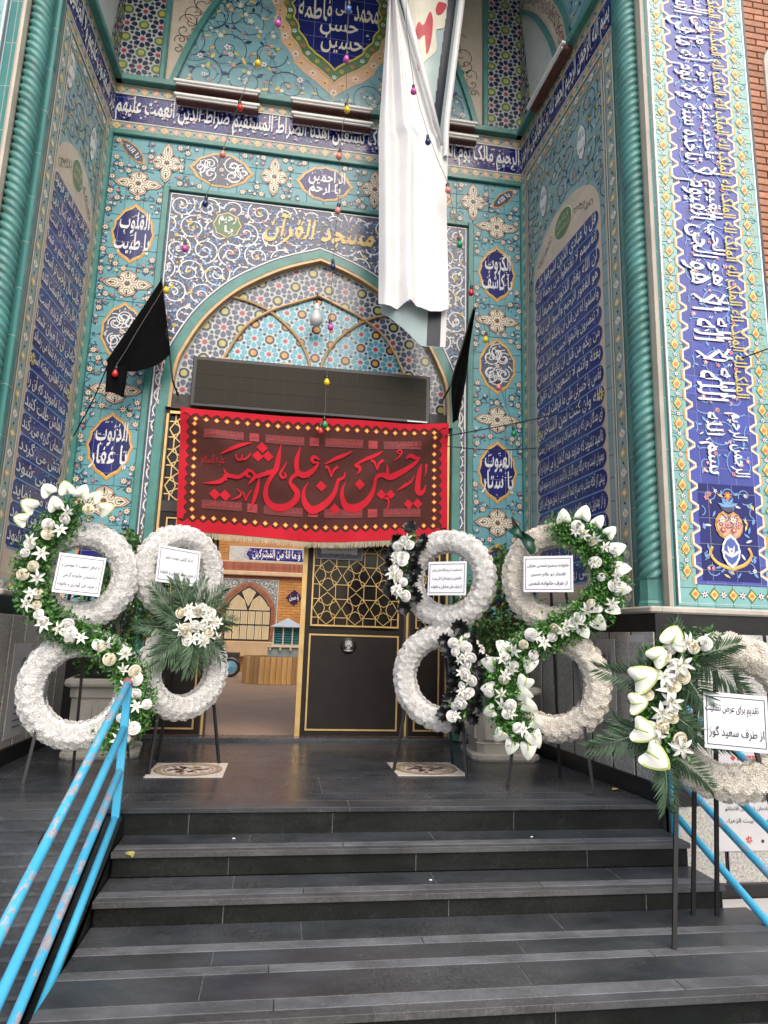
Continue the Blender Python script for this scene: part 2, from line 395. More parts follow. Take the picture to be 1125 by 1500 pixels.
# ---- back wall
mb = MB()
mb.p2([(-2.6, 0), (CX-1.55, 0)]+[(CX-1.55, 3.36)]+A1[1:-1]+[(CX+1.55, 3.36), (CX+1.55, 0), (3.1, 0), (3.1, 9.3), (-2.6, 9.3)], 0, m_subst)
for i in range(len(A1)-1): mb.poly([(A1[i][0], 0, A1[i][1]), (A1[i+1][0], 0, A1[i+1][1]), (A1[i+1][0], .08, A1[i+1][1]), (A1[i][0], .08, A1[i][1])], m_gilt)
mb.box(-2.6, CX-1.55, .02, .5, 0, 9.3, m_subst); mb.box(CX+1.55, 3.1, .02, .5, 0, 9.3, m_subst); mb.box(CX-1.55, CX+1.55, .08, .5, 3.36, 9.3, m_subst)
back = mb.build('back_wall', gate)
# square turquoise tiles of the field
tm = MB(); tm.bbox(-.098, .098, -.01, .0, -.098, .098, m_tq, .0025); tile_me = tm.mesh('tile')
def tiles(me, x0, x1, z0, z1, s, parent, y=0, skip=None):
    nx = max(1, round((x1-x0)/s)); nz = max(1, round((z1-z0)/s)); k = 0
    for j in range(nz):
        for i in range(nx):
            x = x0+(i+.5)*(x1-x0)/nx; z = z0+(j+.5)*(z1-z0)/nz
            if skip and skip(x, z): continue
            ob('tile', me, parent, (x, y, z), (R(U(-.25, .25)), 0, R(U(-.25, .25))), scl=((x1-x0)/nx/s, 1, (z1-z0)/nz/s)); k += 1
    return k
LX, RX = (-2.16, -1.57), (2.02, 2.6)
tiles(tile_me, *LX, 1.25, 5.93, .2, back); tiles(tile_me, *RX, 1.25, 5.93, .2, back); tiles(tile_me, -2.16, 2.6, 5.93, 6.5, .2, back)
# medallions
MED = []
def med_text(x, z, w, h, lines, vert=True):
    mb = MB(); MED.append((x, z, w*.55, h*.53))
    P = ogee(x, z, w, h, vert=vert); mb.p2(P, -.0145, m_ochre); mb.p2(scl(P, x, z, .93), -.0165, m_cream if 0 else m_gold); mb.p2(scl(P, x, z, .88), -.0185, m_navy)
    for s, dx, dz, tw, th in lines: calli(mb, s, x+dx, z+dz, tw, th, -.0215, m_white); marks(mb, x+dx-tw*.45, x+dx+tw*.4, z+dz-th*.4, z+dz+th*.55, 5, -.0235, m_white, .035)
    for _ in range(10):
        a = U(0, 6.28); k = U(.2, .36); disc(mb, x+k*w*cos(a)*.9, z+k*h*sin(a), .007, -.0205, m_white, 5)
    mb.build('medallion', back)
def med_cross(x, z, w, h):
    mb = MB(); MED.append((x, z, w*.5, h*.5))
    mb.p2(quatre(x, z, w*1.08, h*1.08), -.0145, m_blk); mb.p2(quatre(x, z, w*1.03, h*1.03), -.016, m_peach); mb.p2(quatre(x, z, w*.93, h*.93), -.0175, m_blk); mb.p2(quatre(x, z, w*.9, h*.9), -.019, m_cream)
    for q in range(8):
        a = PI*q/4; k = .29 if q % 2 == 0 else .2; px, pz = x+k*w*cos(a), z+k*h*sin(a)
        mb.ribbon([(px+.032*cos(2*PI*i/10), pz+.032*sin(2*PI*i/10)) for i in range(10)], .006, -.0205, m_blk, True)
        disc(mb, px, pz, .011, -.0215, m_red if q % 2 else m_gnp, 6); leaf(mb, px, pz, a, .06, .02, -.0225, m_blk)
    flower(mb, x, z, .035, -.021, m_blk, m_red, 8); mb.build('medallion', back)
def med_scroll(x, z, w, h, vert=True):
    mb = MB(); MED.append((x, z, w*.55, h*.53)); P = ogee(x, z, w, h, 4, vert=vert)
    mb.p2(P, -.0145, m_ochre); mb.p2(scl(P, x, z, .93), -.016, m_gold); mb.p2(scl(P, x, z, .89), -.0175, m_slate); I = scl(P, x, z, .85)
    ok = lambda p: inside(p, I)
    for e, g in ((1, 1), (1, -1), (-1, 1), (-1, -1), (0, 1.6), (0, -1.6)) if vert else ((1, 1), (1, -1), (-1, 1), (-1, -1), (1.9, 0), (-1.9, 0)):
        for rr in (.12, .075): clip_ribbon(mb, spiral(x+e*w*.17, z+g*h*.14, rr, U(0, 6), 1.3, 1 if e*g >= 0 else -1), .011, -.0195, m_white, ok)
    for _ in range(34):
        p = (x+U(-.45, .45)*w, z+U(-.45, .45)*h)
        if ok(p): leaf(mb, p[0], p[1], U(0, 6.28), .035, .014, -.021, m_white)
    flower(mb, x, z, .03, -.0225, m_cream, m_red, 6); mb.build('medallion', back)
COLX = (-1.842, 2.305)
T2 = lambda a, b: [(a, .01, .125, .31, .25), (b, -.0, -.12, .36, .25)]
for cxx, (n1, n2) in zip(COLX, (((('القلوب'), ('یا طبیب')), (('الذنوب'), ('یا غفار'))), ((('الکروب'), ('یا کاشف')), (('العیوب'), ('یا ستار'))))):
    med_text(cxx, 5.31, .47, .74, T2(*n1)); med_text(cxx, 2.89, .47, .74, T2(*n2)); med_scroll(cxx, 4.15, .46, .7)
    for z in (5.925, 4.71, 3.5, 2.31): med_cross(cxx, z, .5, .3)
    mb = MB(); P = ogee(cxx, 1.72, .47, .74); mb.p2(P, -.0145, m_ochre); mb.p2(scl(P, cxx, 1.72, .88), -.0165, m_navy); mb.build('medallion', back); MED.append((cxx, 1.72, .26, .4))
for s in (-1, 1):
    med_cross(CX+s*1.785, 6.225, .3, .48); med_cross(CX+s*.585, 6.225, .3, .48); med_scroll(CX+s*1.18, 6.22, .74, .46, False)
    mb = MB(); c0 = (CX+s*2.165, 6.32); ca, sa = cos(-s*R(45)*-1), sin(-s*R(45)*-1)
    rot = lambda P: [(c0[0]+x*ca-z*sa, c0[1]+x*sa+z*ca) for x, z in P]; E_ = ogee(0, 0, .42, .15, 3, vert=False)
    mb.p2(rot(E_), -.0145, m_ochre); mb.p2(rot(scl(E_, 0, 0, .85)), -.0165, m_slate); text(mb, 'یا الله', *c0, .2, .07, -.0195, m_white, .02, rot=-s*R(45)*-1); mb.build('medallion', back); MED.append((*c0, .17, .17))
med_text(CX, 6.215, .68, .47, [('الراحمین', .02, .075, .42, .19), ('یا ارحم', 0, -.085, .36, .18)], False)
# small flowers of the turquoise field
def free(p): return not any(((p[0]-x)/w)**2+((p[1]-z)/h)**2 < 1.12 for x, z, w, h in MED)
m_or = mat('orange_paint', (.62, .2, .06), .3, .2, 20)
def millefleur(x0, x1, z0, z1, name):
    mb = MB(); st = .078; nx = max(1, round((x1-x0)/st)); nz = round((z1-z0)/st)
    for j in range(nz):
        for i in range(nx):
            x = x0+(i+.5+U(-.22, .22))*(x1-x0)/nx; z = z0+(j+.5+U(-.22, .22))*(z1-z0)/nz
            if not free((x, z)): continue
            a = U(0, 6.28); S = spiral(x, z, .05, a, .9, rnd.choice((1, -1)), 10); clip_ribbon(mb, S, .0085, -.0135, m_dkb, lambda p: free(p) and x0 < p[0] < x1 and z0 < p[1] < z1)
            for k in (2, 6): leaf(mb, *S[k], U(0, 6.28), .03, .017, -.0147, rnd.choice((m_dkb, m_dkb, m_gnp)))
            if (i+j) % 3 == 0: flower(mb, x, z, .033, -.0155, m_cream, m_or, 8, edge=m_blk)
            elif U(0, 1) < .85: flower(mb, x, z, .019, -.0155, rnd.choice((m_white, m_white, m_pink)), rnd.choice((m_yel, m_red)), 5, edge=m_blk)
    o = mb.build(name, back, kind='stuff'); return o
millefleur(*LX, 1.3, 5.93, 'painted_flowers'); millefleur(*RX, 1.3, 5.93, 'painted_flowers'); millefleur(-2.15, 2.59, 5.95, 6.48, 'painted_flowers')
# green mouldings
def moulding(x0, x1, z0, z1, t=.035, m=m_grn2):
    mb = MB(); mb.bbox(x0, x1, -t, -.0005, z0, z1, m, .008); return mb.build('moulding', back)
moulding(-2.225, -2.16, 1.25, 6.565, .05); moulding(2.6, 2.645, 1.25, 6.565, .05); moulding(-2.16, 2.6, 6.5, 6.565, .05)
moulding(-1.57, -1.5, .1, 5.94); moulding(1.95, 2.02, .1, 5.94); moulding(-1.5, 1.95, 5.885, 5.94)
# slate spandrel with white scrolls and the side strips
SP = [(-1.5, 3.36), (A2[0][0], 3.36)]+A2+[(A2[-1][0], 3.36), (1.95, 3.36), (1.95, 5.885), (-1.5, 5.885)]
mb = MB(); mb.p2(SP, -.004, m_slate); mb.build('spandrel', back)
SPi = [(-1.47, 3.3)]+[(x-.02*(1 if x > CX else -1)*-1, z+.03) for x, z in A2]+[(1.92, 3.3), (1.92, 5.86), (-1.47, 5.86)]
GR = [(CX-1.07, 5.55), (CX+1.07, 5.55)]
okS = lambda p: inside(p, SPi) and not any((p[0]-a)**2+(p[1]-b)**2 < .165**2 for a, b in GR)
mb = MB(); FL = [(m_white, m_yel), (m_skyb, m_white), (m_yel, m_ochre), (m_pink, m_red), (m_white, m_pink)]
scrolls(mb, -1.5, 1.95, 4.0, 5.87, .3, lambda p: okS(p) and ((p[0]-CX)/.66)**2+((p[1]-5.58)/.19)**2 > 1, -.007, m_white, .014, [m_white, m_skyb, m_white], .05, FL, 1.7, .024, 8)
scrolls(mb, -1.42, 1.87, 4.05, 5.8, .17, okS, -.0062, m_skyb, .007, [m_skyb, m_cream], .035, FL, 1.2, .014, 4)
for L_ in ([(-1.475, 3.36), (-1.475, 5.862), (1.925, 5.862), (1.925, 3.36)], [(x+(.02 if x > CX else -.02), z+.02) for x, z in A2]): mb.ribbon(L_, .014, -.0085, m_white)
for gx, gz in GR:
    E_ = [(gx+.16*(1-.1*abs(sin(4*a)))*cos(a), gz+.16*(1-.1*abs(sin(4*a)))*sin(a)) for a in (2*PI*i/48 for i in range(48))]
    mb.p2(E_, -.008, m_gold); mb.p2(scl(E_, gx, gz, .92), -.0095, m_gnp); calli(mb, 'رحیم' if gx < CX else 'کریم', gx, gz+.045, .19, .11, -.0125, m_white); calli(mb, 'یا', gx+.02, gz-.065, .09, .1, -.0125, m_white)
calli(mb, 'مسجد القرآن', CX-.02, 5.59, 1.24, .34, -.0125, m_gold, .11, slant=.12)
mb.build('spandrel_scrolls', back)
for x0, x1 in ((-1.5, -1.325), (1.775, 1.95)):
    mb = MB(); mb.p2([(x0, .1), (x1, .1), (x1, 3.36), (x0, 3.36)], -.004, m_slate)
    for e in (.018, -.018): xx = x0+e if e > 0 else x1+e; mb.ribbon([(xx, .1), (xx, 3.9)], .008, -.007, m_white)
    xc = (x0+x1)/2
    mb.ribbon([(xc+.042*sin(2*PI*z/.34), z) for z in (.12+.02*i for i in range(190))], .013, -.0085, m_white); mb.ribbon([(xc-.042*sin(2*PI*z/.34), z) for z in (.12+.02*i for i in range(190))], .011, -.0095, m_white)
    for i in range(46):
        z = .2+.0825*i; flower(mb, xc+(.0 if i % 2 else U(-.03, .03)), z, .02, -.011, rnd.choice((m_white, m_pink, m_yel)), m_red, 5)
        for e in (-1, 1): leaf(mb, xc+e*.03, z+.02, U(0, 6.28), .035, .014, -.0105, m_white)
    mb.build('border_strip', back)
# arch edge: green band, gilt edge
mb = MB()
def band(P, Q, y0, y1, m, name):
    mb = MB(); n = len(P)
    for i in range(n-1):
        mb.poly([(P[i][0], y0, P[i][1]), (P[i+1][0], y0, P[i+1][1]), (Q[i+1][0], y0, Q[i+1][1]), (Q[i][0], y0, Q[i][1])], m)
        mb.poly([(P[i][0], y0, P[i][1]), (P[i+1][0], y0, P[i+1][1]), (P[i+1][0], y1, P[i+1][1]), (P[i][0], y1, P[i][1])], m)
        mb.poly([(Q[i][0], y0, Q[i][1]), (Q[i+1][0], y0, Q[i+1][1]), (Q[i+1][0], y1, Q[i+1][1]), (Q[i][0], y1, Q[i][1])], m)
    return mb.build(name, back)
band(A1, A2, -.016, .0, m_grn2, 'arch_moulding'); band(A0, A1, -.012, .07, m_gilt, 'arch_edge')
for x in (CX-1.65, CX+1.55): moulding(x, x+.1, 0, 3.36, .03)
# tympanum: white girih ground with star mosaic, interlaced gilt ribs
TY = [(x, z) for x, z in A0]+[(CX+1.5, 3.3), (CX-1.5, 3.3)]
mb = MB(); mb.p2(TY, .0715, m_gline); tymp = mb.build('tympanum', back)
ribB = cr([(-1.03, 3.92), (-.8, 4.36), (-.52, 4.59), (-.25, 4.72), (0, 4.83)], 6); ribB = [(CX+x, z) for x, z in ribB]+[(CX-x, z) for x, z in reversed(ribB[:-1])]
ribA = [[(CX+e*x, z) for x, z in cr([(-.98, 4.72), (-.75, 4.67), (-.52, 4.57), (-.25, 4.34), (-.1, 4.1), (-.05, 3.9)], 6)] for e in (1, -1)]
lowB = ribB+[(CX+1.03, 3.3), (CX-1.03, 3.3)]
def nearrib(p): return any((p[0]-q[0])**2+(p[1]-q[1])**2 < .0016 for Rr in (ribB, ribA[0], ribA[1]) for q in Rr)
Ti = scl(TY, CX, 4.2, .985)
mb = MB(); girih(mb, CX-1.6, CX+1.6, 3.4, 5.35, .19, lambda p: inside(p, Ti) and not inside(p, lowB), .0685, (m_gpet, m_rst, m_yst, m_pet, m_dgn), clip=Ti); mb.build('star_mosaic', back, kind='stuff')
mb = MB(); mb.p2(lowB, .0655, mat('pale_blue_ground', (.5, .6, .62), .3, .1)); girih(mb, CX-1.2, CX+1.2, 3.4, 5.0, .17, lambda p: inside(p, lowB), .0625, (m_tpet, m_rst, m_ochre, m_pet, m_pet), clip=lowB); mb.build('star_mosaic', back, kind='stuff')
for P in (ribB, ribA[0], ribA[1]):
    mb = MB(); mb.tube([(x, .05-(.008 if P is ribB else 0), z) for x, z in P], .017, m_gilt, 6); mb.build('arch_rib', back)
# inscription band with its borders
def insc_band(parent, x0, x1, s, fl=1):
    mb = MB(); mb.p2([(x0, 6.695), (x1, 6.695), (x1, 7.035), (x0, 7.035)], -.006, m_navy)
    ok = lambda p: x0+.01 < p[0] < x1-.01 and 6.705 < p[1] < 7.025
    scrolls(mb, x0, x1, 6.7, 7.03, .24, ok, -.009, m_mbl, .008, [m_mbl], .03, [(m_pink, m_red), (m_white, m_yel), (m_pink, m_white)], 1.4, .015, 3)
    calli(mb, s, (x0+x1)/2, 6.86, (x1-x0)*.985, .32, -.016, m_white, .06, 0.); marks(mb, x0+.05, x1-.06, 6.72, 7.0, int((x1-x0)*22), -.019, m_white, .032)
    mb.build('inscription', parent)
    for z0, z1 in ((6.565, 6.695), (7.035, 7.17)):
        mb = MB(); motif_strip(mb, (x0, (z0+z1)/2), (x1, (z0+z1)/2), z1-z0, -.008, m_bord, m_pink, m_gold, m_dkb, .13); mb.ribbon([(x0, z0+.01), (x1, z0+.01)], .012, -.0145, m_cream); mb.ribbon([(x0, z1-.01), (x1, z1-.01)], .012, -.0145, m_cream); mb.build('border_strip', parent)
insc_band(back, -2.21, 2.63, 'الرحیم مالک یوم الدین ایاک نعبد و ایاک نستعین اهدنا الصراط المستقیم صراط الذین انعمت علیهم')
moulding(-2.21, 2.63, 7.172, 7.25, .09)
# upper zone: pointed panel with the five names, beige spandrels, star mosaic corners
UA = cr([(1.79, 7.25), (1.66, 7.7), (1.5, 8.15), (1.28, 8.6), (.9, 9.05), (.45, 9.3)], 5)
def up_line(d): return [(CX-x-d, z) for x, z in UA]+[(CX+x+d, z) for x, z in reversed(UA)]
P0 = up_line(0); mb = MB(); mb.p2(P0, -.004, m_ltq); upp = mb.build('upper_panel', back)
mb = MB(); E_ = lambda k: ogee(.27, 8.62, 1.62*k, 2.5*k, 9, amp=.07, p=.75); MEDU = E_(1.0); ok = lambda p: inside(p, P0) and not inside(p, E_(1.03)) and p[1] < 8.9
Pm = [q for q in P0]
scrolls(mb, -1.5, 1.95, 7.25, 8.9, .48, ok, -.007, m_dkb, .009, [m_gold, m_dkb, m_yel], .085, [(m_cream, m_white), (m_pink, m_yel), (m_white, m_red)], 1.5, .035, 6)
scrolls(mb, -1.4, 1.95, 7.3, 8.9, .36, ok, -.0065, m_dkb, .004, [m_gnp, m_dkb], .035, [(m_pink, m_red), (m_white, m_yel)], 1.1, .02, 2)
mb.build('painted_scrolls', back, kind='stuff')
mb = MB(); mb.p2(MEDU, -.008, m_peach)
for i, (x, z) in enumerate(E_(.93)):
    if i % 3 == 0 and z < 9: flower(mb, x, z, .05, -.0105, m_gold if i % 2 else m_cream, m_red, 6)
mb.p2(E_(.84), -.014, m_gold); mb.p2(E_(.82), -.016, m_gnp)
for i, (x, z) in enumerate(E_(.765)):
    if i % 3 == 0 and z < 9: flower(mb, x, z, .032, -.0185, (m_or, m_yel, m_white)[i % 9//3], m_gnp, 6)
mb.p2(E_(.7), -.023, m_yel); mb.p2(E_(.675), -.025, m_navy)
for s, x, z, w, h in (('محمد', .63, 8.62, .3, .22), ('علی', .35, 8.66, .2, .22), ('فاطمه', -.0, 8.6, .4, .3), ('حسن', .3, 8.36, .46, .22), ('حسین', .34, 8.12, .5, .24), ('ع', .66, 8.3, .05, .07), ('ع', .62, 8.1, .05, .07)): calli(mb, s, x, z, w, h, -.028, m_cream, .06)
mb.build('names_medallion', back)
mb = MB()
for i in range(len(P0)-1): pass
Q0, Q1 = up_line(.0), up_line(.07); band(Q0, Q1, -.05, 0, m_grn2, 'arch_moulding')
for e in (-1, 1):
    sp = [(CX+e*(x+.07), z) for x, z in UA]; X = CX+e*1.9
    mb = MB(); mb.p2(sp+[(X, 9.3), (X, 7.25)], -.004, m_beige)
    for i in range(9):
        z = 7.75+.13*i; xx = (sp[min(int(i*2.4)+9, len(sp)-1)][0]+X)/2; hw = abs(sp[min(int(i*2.4)+9, len(sp)-1)][0]-X)*.3
        for q in (-1, 1): clip_ribbon(mb, spiral(xx+q*hw*.5, z, hw*.7, U(0, 6), 1.1, q, 14), .008, -.0065, m_blk, lambda p: True); leaf(mb, xx+q*hw*.4, z+.03, U(0, 6), .05, .018, -.0085, rnd.choice((m_blk, m_red, m_gnp)))
    mb.build('beige_spandrel', back)
    mb = MB(); mb.bbox(min(X, X+e*.06), max(X, X+e*.06), -.07, -.0005, 7.25, 9.3, m_grn2, .01); mb.build('rib', back)
    xa, xb = (-2.22, CX-1.96) if e < 0 else (CX+1.96, 2.66)
    mb = MB(); mb.p2([(xa, 7.25), (xb, 7.25), (xb, 9.3), (xa, 9.3)], -.004, m_gline); girih(mb, xa, xb, 7.2, 9.3, .19, lambda p: xa+.012 < p[0] < xb-.012 and 7.262 < p[1] < 9.3, -.007, (m_pet, m_rst, m_yst, m_gnp, m_dgn), (.3, .2), clip=[(xa+.014, 7.264), (xb-.014, 7.264), (xb-.014, 9.3), (xa+.014, 9.3)]); mb.build('star_mosaic', back, kind='stuff')

# ---- side walls (local x runs along the wall, outward is -y)
PLINES_R = ['قل یا عبادی الذین اسرفوا علی', 'انفسهم لا تقنطوا من رحمة الله', 'ان الله یغفر الذنوب جمیعا انه', 'هو الغفور الرحیم وانیبوا الی ربکم', 'واسلموا له من قبل ان یاتیکم العذاب ثم', 'لا تنصرون واتبعوا احسن ما انزل الیکم', 'من ربکم من قبل ان یاتیکم العذاب', 'بغتة وانتم لا تشعرون ان تقول', 'نفس یا حسرتی علی ما فرطت فی جنب', 'الله وان کنت لمن الساخرین', 'ای بندگان من که بر خود اسراف و ستم کرده اید از رحمت', 'ناامید نشوید که خداوند همه گناهان را می آمرزد و او', 'مهربان است و به درگاه پروردگارتان بازگردید و در برابر او تسلیم شوید', 'پیش از آنکه عذاب به سراغ شما آید سپس از سوی هیچ کس یاری', 'و از بهترین دستورها که از سوی پروردگارتان بر شما نازل شده', 'کنید پیش از آنکه عذاب ناگهان به سراغ شما آید', 'در حالی که از آن خبر ندارید', 'مبادا کسی روز قیامت بگوید']
PLINES_L = ['امام علی علیه السلام فرمود', 'ای مردم بدانید که کمال دین', 'طلب علم و عمل به آن است', 'و بدانید که طلب علم بر شما', 'از طلب مال واجب تر است', 'زیرا مال برای شما قسمت شده', 'و تضمین گردیده است', 'عادلی آن را میان شما', 'تقسیم کرده و به شما می رساند', 'و علم نزد اهلش نهفته است', 'و شما مامورید که آن را', 'از اهلش طلب کنید', 'آسمان گریه می کند', 'آتش می گردد', 'کند می شود', 'گناه می نماید', 'خلاف می شود', 'خلافی می شود']
def side_wall(name, origin, rz, x0, x1, px0, px1, ptop, lines, cart, lamp_side):
    w = MB(); w.p2([(x0-.02, 1.2), (x1, 1.2), (x1, 9.3), (x0-.02, 9.3)], 0, m_subst); w.box(x0-.02, x1, .01, .45, 0, 9.3, m_subst)
    wall = w.build(name, gate); wall.location = origin; wall.rotation_euler = (0, 0, rz)
    tl = MB(); tl.bbox(-.098, .098, -.006, 0, -.098, .098, mat('pale_turquoise_tile', (.23, .365, .38), .3, .14, 9, rand=.05, spec=.36), .0025); me = tl.mesh('tile')
    bw = .16; xa, xb = x0+(bw if x0 >= 0 else .14), x1-(.16 if x0 >= 0 else bw)
    xa, xb = x0+bw, x1-bw
    # panel outline: straight sides and a rounded beige head
    hw = (px1-px0)/2; pc = (px0+px1)/2; ph = ptop-.55
    head = [(pc+hw*cos(a), ph+.55*sin(a)**.9 if 0 < a < PI else ph) for a in (PI*i/20 for i in range(21))]
    PAN = [(px0, 1.42), (px1, 1.42)]+head; inpan = lambda p: inside(p, PAN)
    tiles(me, xa, xb, 1.42, 6.42, .2, wall, skip=lambda x, z: inpan((x, z)) and inpan((x+.1, z)) and inpan((x-.1, z)) and inpan((x, z+.12)))
    mb = MB(); mb.p2(PAN, -.0085, m_beige); mb.build('text_panel', wall)
    mb = MB(); cl = [(c[0], c[1]) for c in cart]
    ok = lambda p: xa+.02 < p[0] < xb-.02 and 1.45 < p[1] < 6.4 and not inside(p, scl(PAN, pc, 3.4, 1.02)) and not any(((p[0]-a)/.13)**2+((p[1]-b)/.24)**2 < 1 for a, b in cl)
    scrolls(mb, xa, xb, 4.8, 6.42, .3, ok, -.0085, m_dkb, .009, [m_yel, m_dkb, m_gnp], .06, [(m_white, m_yel), (m_pink, m_red), (m_gold, m_red)], 1.6, .02, 6)
    mb.build('painted_scrolls', wall, kind='stuff')
    for a, b in cart:
        mb = MB(); P = ogee(a, b, .19, .42, 5, amp=.12, p=.7); mb.p2(P, -.011, m_blk); mb.p2(scl(P, a, b, .96), -.0125, m_white)
        text(mb, 'یا الله', a, b+.07, .12, .1, -.0145, m_blk, .0); text(mb, 'یا رحمن', a, b-.07, .13, .1, -.0145, m_blk, .0); mb.build('cartouche', wall)
    # green oval and black branches on the panel head
    mb = MB(); oz = ptop-.22
    E_ = [(pc+.2*(px1-px0)/1.46*cos(a), oz+.16*sin(a)) for a in (2*PI*i/28 for i in range(28))]
    mb.p2(E_, -.0105, m_cream); mb.p2(scl(E_, pc, oz, .93), -.012, m_gnp)
    text(mb, 'قال الله تعالی', pc, oz+.05, .25*(px1-px0)/1.46, .07, -.0145, m_cream, .0); text(mb, 'فی کتابه الکریم', pc, oz-.05, .27*(px1-px0)/1.46, .07, -.0145, m_cream, .0)
    for e in (-1, 1):
        for k in range(5): bx = pc+e*(.28+.07*k)*(hw/.73); bz = oz-.02-.035*k; clip_ribbon(mb, spiral(bx, bz, .05, U(0, 6), 1, e, 12), .006, -.0105, m_blk, inpan); leaf(mb, bx, bz, U(0, 6), .05, .018, -.0125, m_blk if k % 2 else m_gnp)
    mb.build('panel_heading', wall)
    # rows of script, each a rounded blue cartouche with a pale line between
    pitch = .193; z = ph-.03+pitch*.0
    for i, s in enumerate(lines):
        zc = ph-.05-pitch*i; mb = MB(); a, b = px0+.035, px1-.035; r = pitch*.49
        arc = [(b-r+r*1.0*cos(t), zc+r*sin(t)) for t in (-PI/2+PI*k/8 for k in range(9))]+[(a+r-r*cos(t), zc+r*sin(t)) for t in (PI/2-PI*k/8 for k in range(9))]
        if zc-r < 1.44: break
        mb.p2(arc, -.0105, m_pnavy); mb.ribbon([(a+.05, zc-r), (b-.05, zc-r)], .012, -.0125, m_skyb)
        calli(mb, s, (a+b)/2, zc+.005, (b-a)*.94, pitch*.8, -.0145, m_white, .035, -.004); marks(mb, a+.06, b-.08, zc-.06, zc+.07, 16, -.0165, m_white, .022)
        if i == 9:
            for xx in (a+.06, b-.06): flower(mb, xx, zc, .06, -.0135, m_yel, m_gnp, 8)
        mb.build('script_row', wall)
    # borders
    for xx, m_ in ((x0+bw/2, 0), (x1-bw/2, 0)):
        mb = MB(); motif_strip(mb, (xx, 1.32), (xx, 6.56), bw*.86, -.008, m_bord, m_gold, m_white, m_dkb, .17, .8); mb.ribbon([(xx-bw*.47, 1.3), (xx-bw*.47, 6.56)], .014, -.0145, m_cream); mb.ribbon([(xx+bw*.47, 1.3), (xx+bw*.47, 6.56)], .014, -.0145, m_cream); mb.build('border_strip', wall)
    for zz in (1.37, 6.49): mb = MB(); motif_strip(mb, (xa, zz), (xb, zz), .11, -.008, m_bord, m_ochre, m_white, m_dkb, .15); mb.build('border_strip', wall)
    mb = MB(); f = .035; mb.ribbon([(xa+f, 1.46), (xa+f, 6.4), (xb-f, 6.4), (xb-f, 1.46)], .028, -.0145, m_beige, True); mb.build('frame_line', wall)
    insc_band(wall, x0, x1, 'بسم الله الرحمن الرحیم الحمد لله رب العالمین الرحمن' if x0 >= 0 else 'غیر المغضوب علیهم ولا الضالین')
    mb = MB(); mb.bbox(x0, x1, -.09, -.0005, 7.172, 7.25, m_grn2, .01); mb.build('moulding', wall)
    return wall
wR = side_wall('right_wall', (2.63, 0, 0), R(-87), .0, 2.1, .33, 1.8, 5.55, PLINES_R, [(1.49, 5.95), (.62, 5.9)], 1)
wL = side_wall('left_wall', (-2.21, 0, 0), R(87.4), -1.42, 0., -1.26, -.19, 5.65, PLINES_L, [(-1.17, 6.22), (-.45, 6.02)], -1)
# upper side zones
def upper_side(wall, x0, x1, flip):
    arcp = [(flip*x, z) for x, z in cr([(1.0, 7.25), (.92, 7.6), (.74, 8.0), (.45, 8.5), (.05, 9.0)], 5)]
    reg = [(0, 7.25)]+arcp+[(0, 9.3)]
    mb = MB(); mb.p2(reg, -.004, m_gline); Rg = scl(reg, flip*.4, 8, .985); girih(mb, -1.1 if flip < 0 else 0, 1.1 if flip > 0 else 0.1, 7.2, 9.2, .19, lambda p: inside(p, Rg), -.007, (m_pet, m_rst, m_yst, m_gnp, m_dgn), (.3, .35), clip=Rg); mb.build('star_mosaic', wall, kind='stuff')
    o1 = [(x+flip*.05, z+.02) for x, z in arcp]; o2 = [(x+flip*.3, z+.1) for x, z in arcp]; o3 = [(x+flip*.36, z+.12) for x, z in arcp]
    mb = MB()
    for P, Q, m, d in ((arcp, o1, m_grn2, -.04), (o1, o2, m_beige, -.005), (o2, o3, m_grn2, -.04)):
        for i in range(len(P)-1): mb.poly([(P[i][0], d, P[i][1]), (P[i+1][0], d, P[i+1][1]), (Q[i+1][0], d, Q[i+1][1]), (Q[i][0], d, Q[i][1])], m)
    for i in range(1, len(o1)-1, 1):
        c = ((o1[i][0]+o2[i][0])/2, (o1[i][1]+o2[i][1])/2); clip_ribbon(mb, spiral(*c, .08, U(0, 6), 1.2, rnd.choice((1, -1)), 12), .008, -.0075, m_blk, lambda p: True); leaf(mb, *c, U(0, 6), .06, .02, -.0095, rnd.choice((m_blk, m_red)))
    mb.build('arch_spandrel', wall)
    xe = x1 if flip > 0 else x0
    mb = MB(); mb.p2([(flip*.9, 7.25), (xe, 7.25), (xe, 9.3), (flip*.3, 9.3)], -.0015, m_ltq); ok = lambda p: min(flip*.9, xe)+.4*(flip > 0) < p[0] < max(flip*.9, xe)-.4*(flip < 0) and 7.27 < p[1] < 9.3
    scrolls(mb, min(flip*.5, xe), max(flip*.5, xe), 7.25, 9.3, .3, ok, -.0035, m_dkb, .009, [m_yel, m_dkb], .06, [(m_white, m_yel), (m_pink, m_red)], 1.5, .02, 5); mb.build('upper_panel', wall)
upper_side(wR, 0, 2.1, 1); upper_side(wL, -1.42, 0, -1)

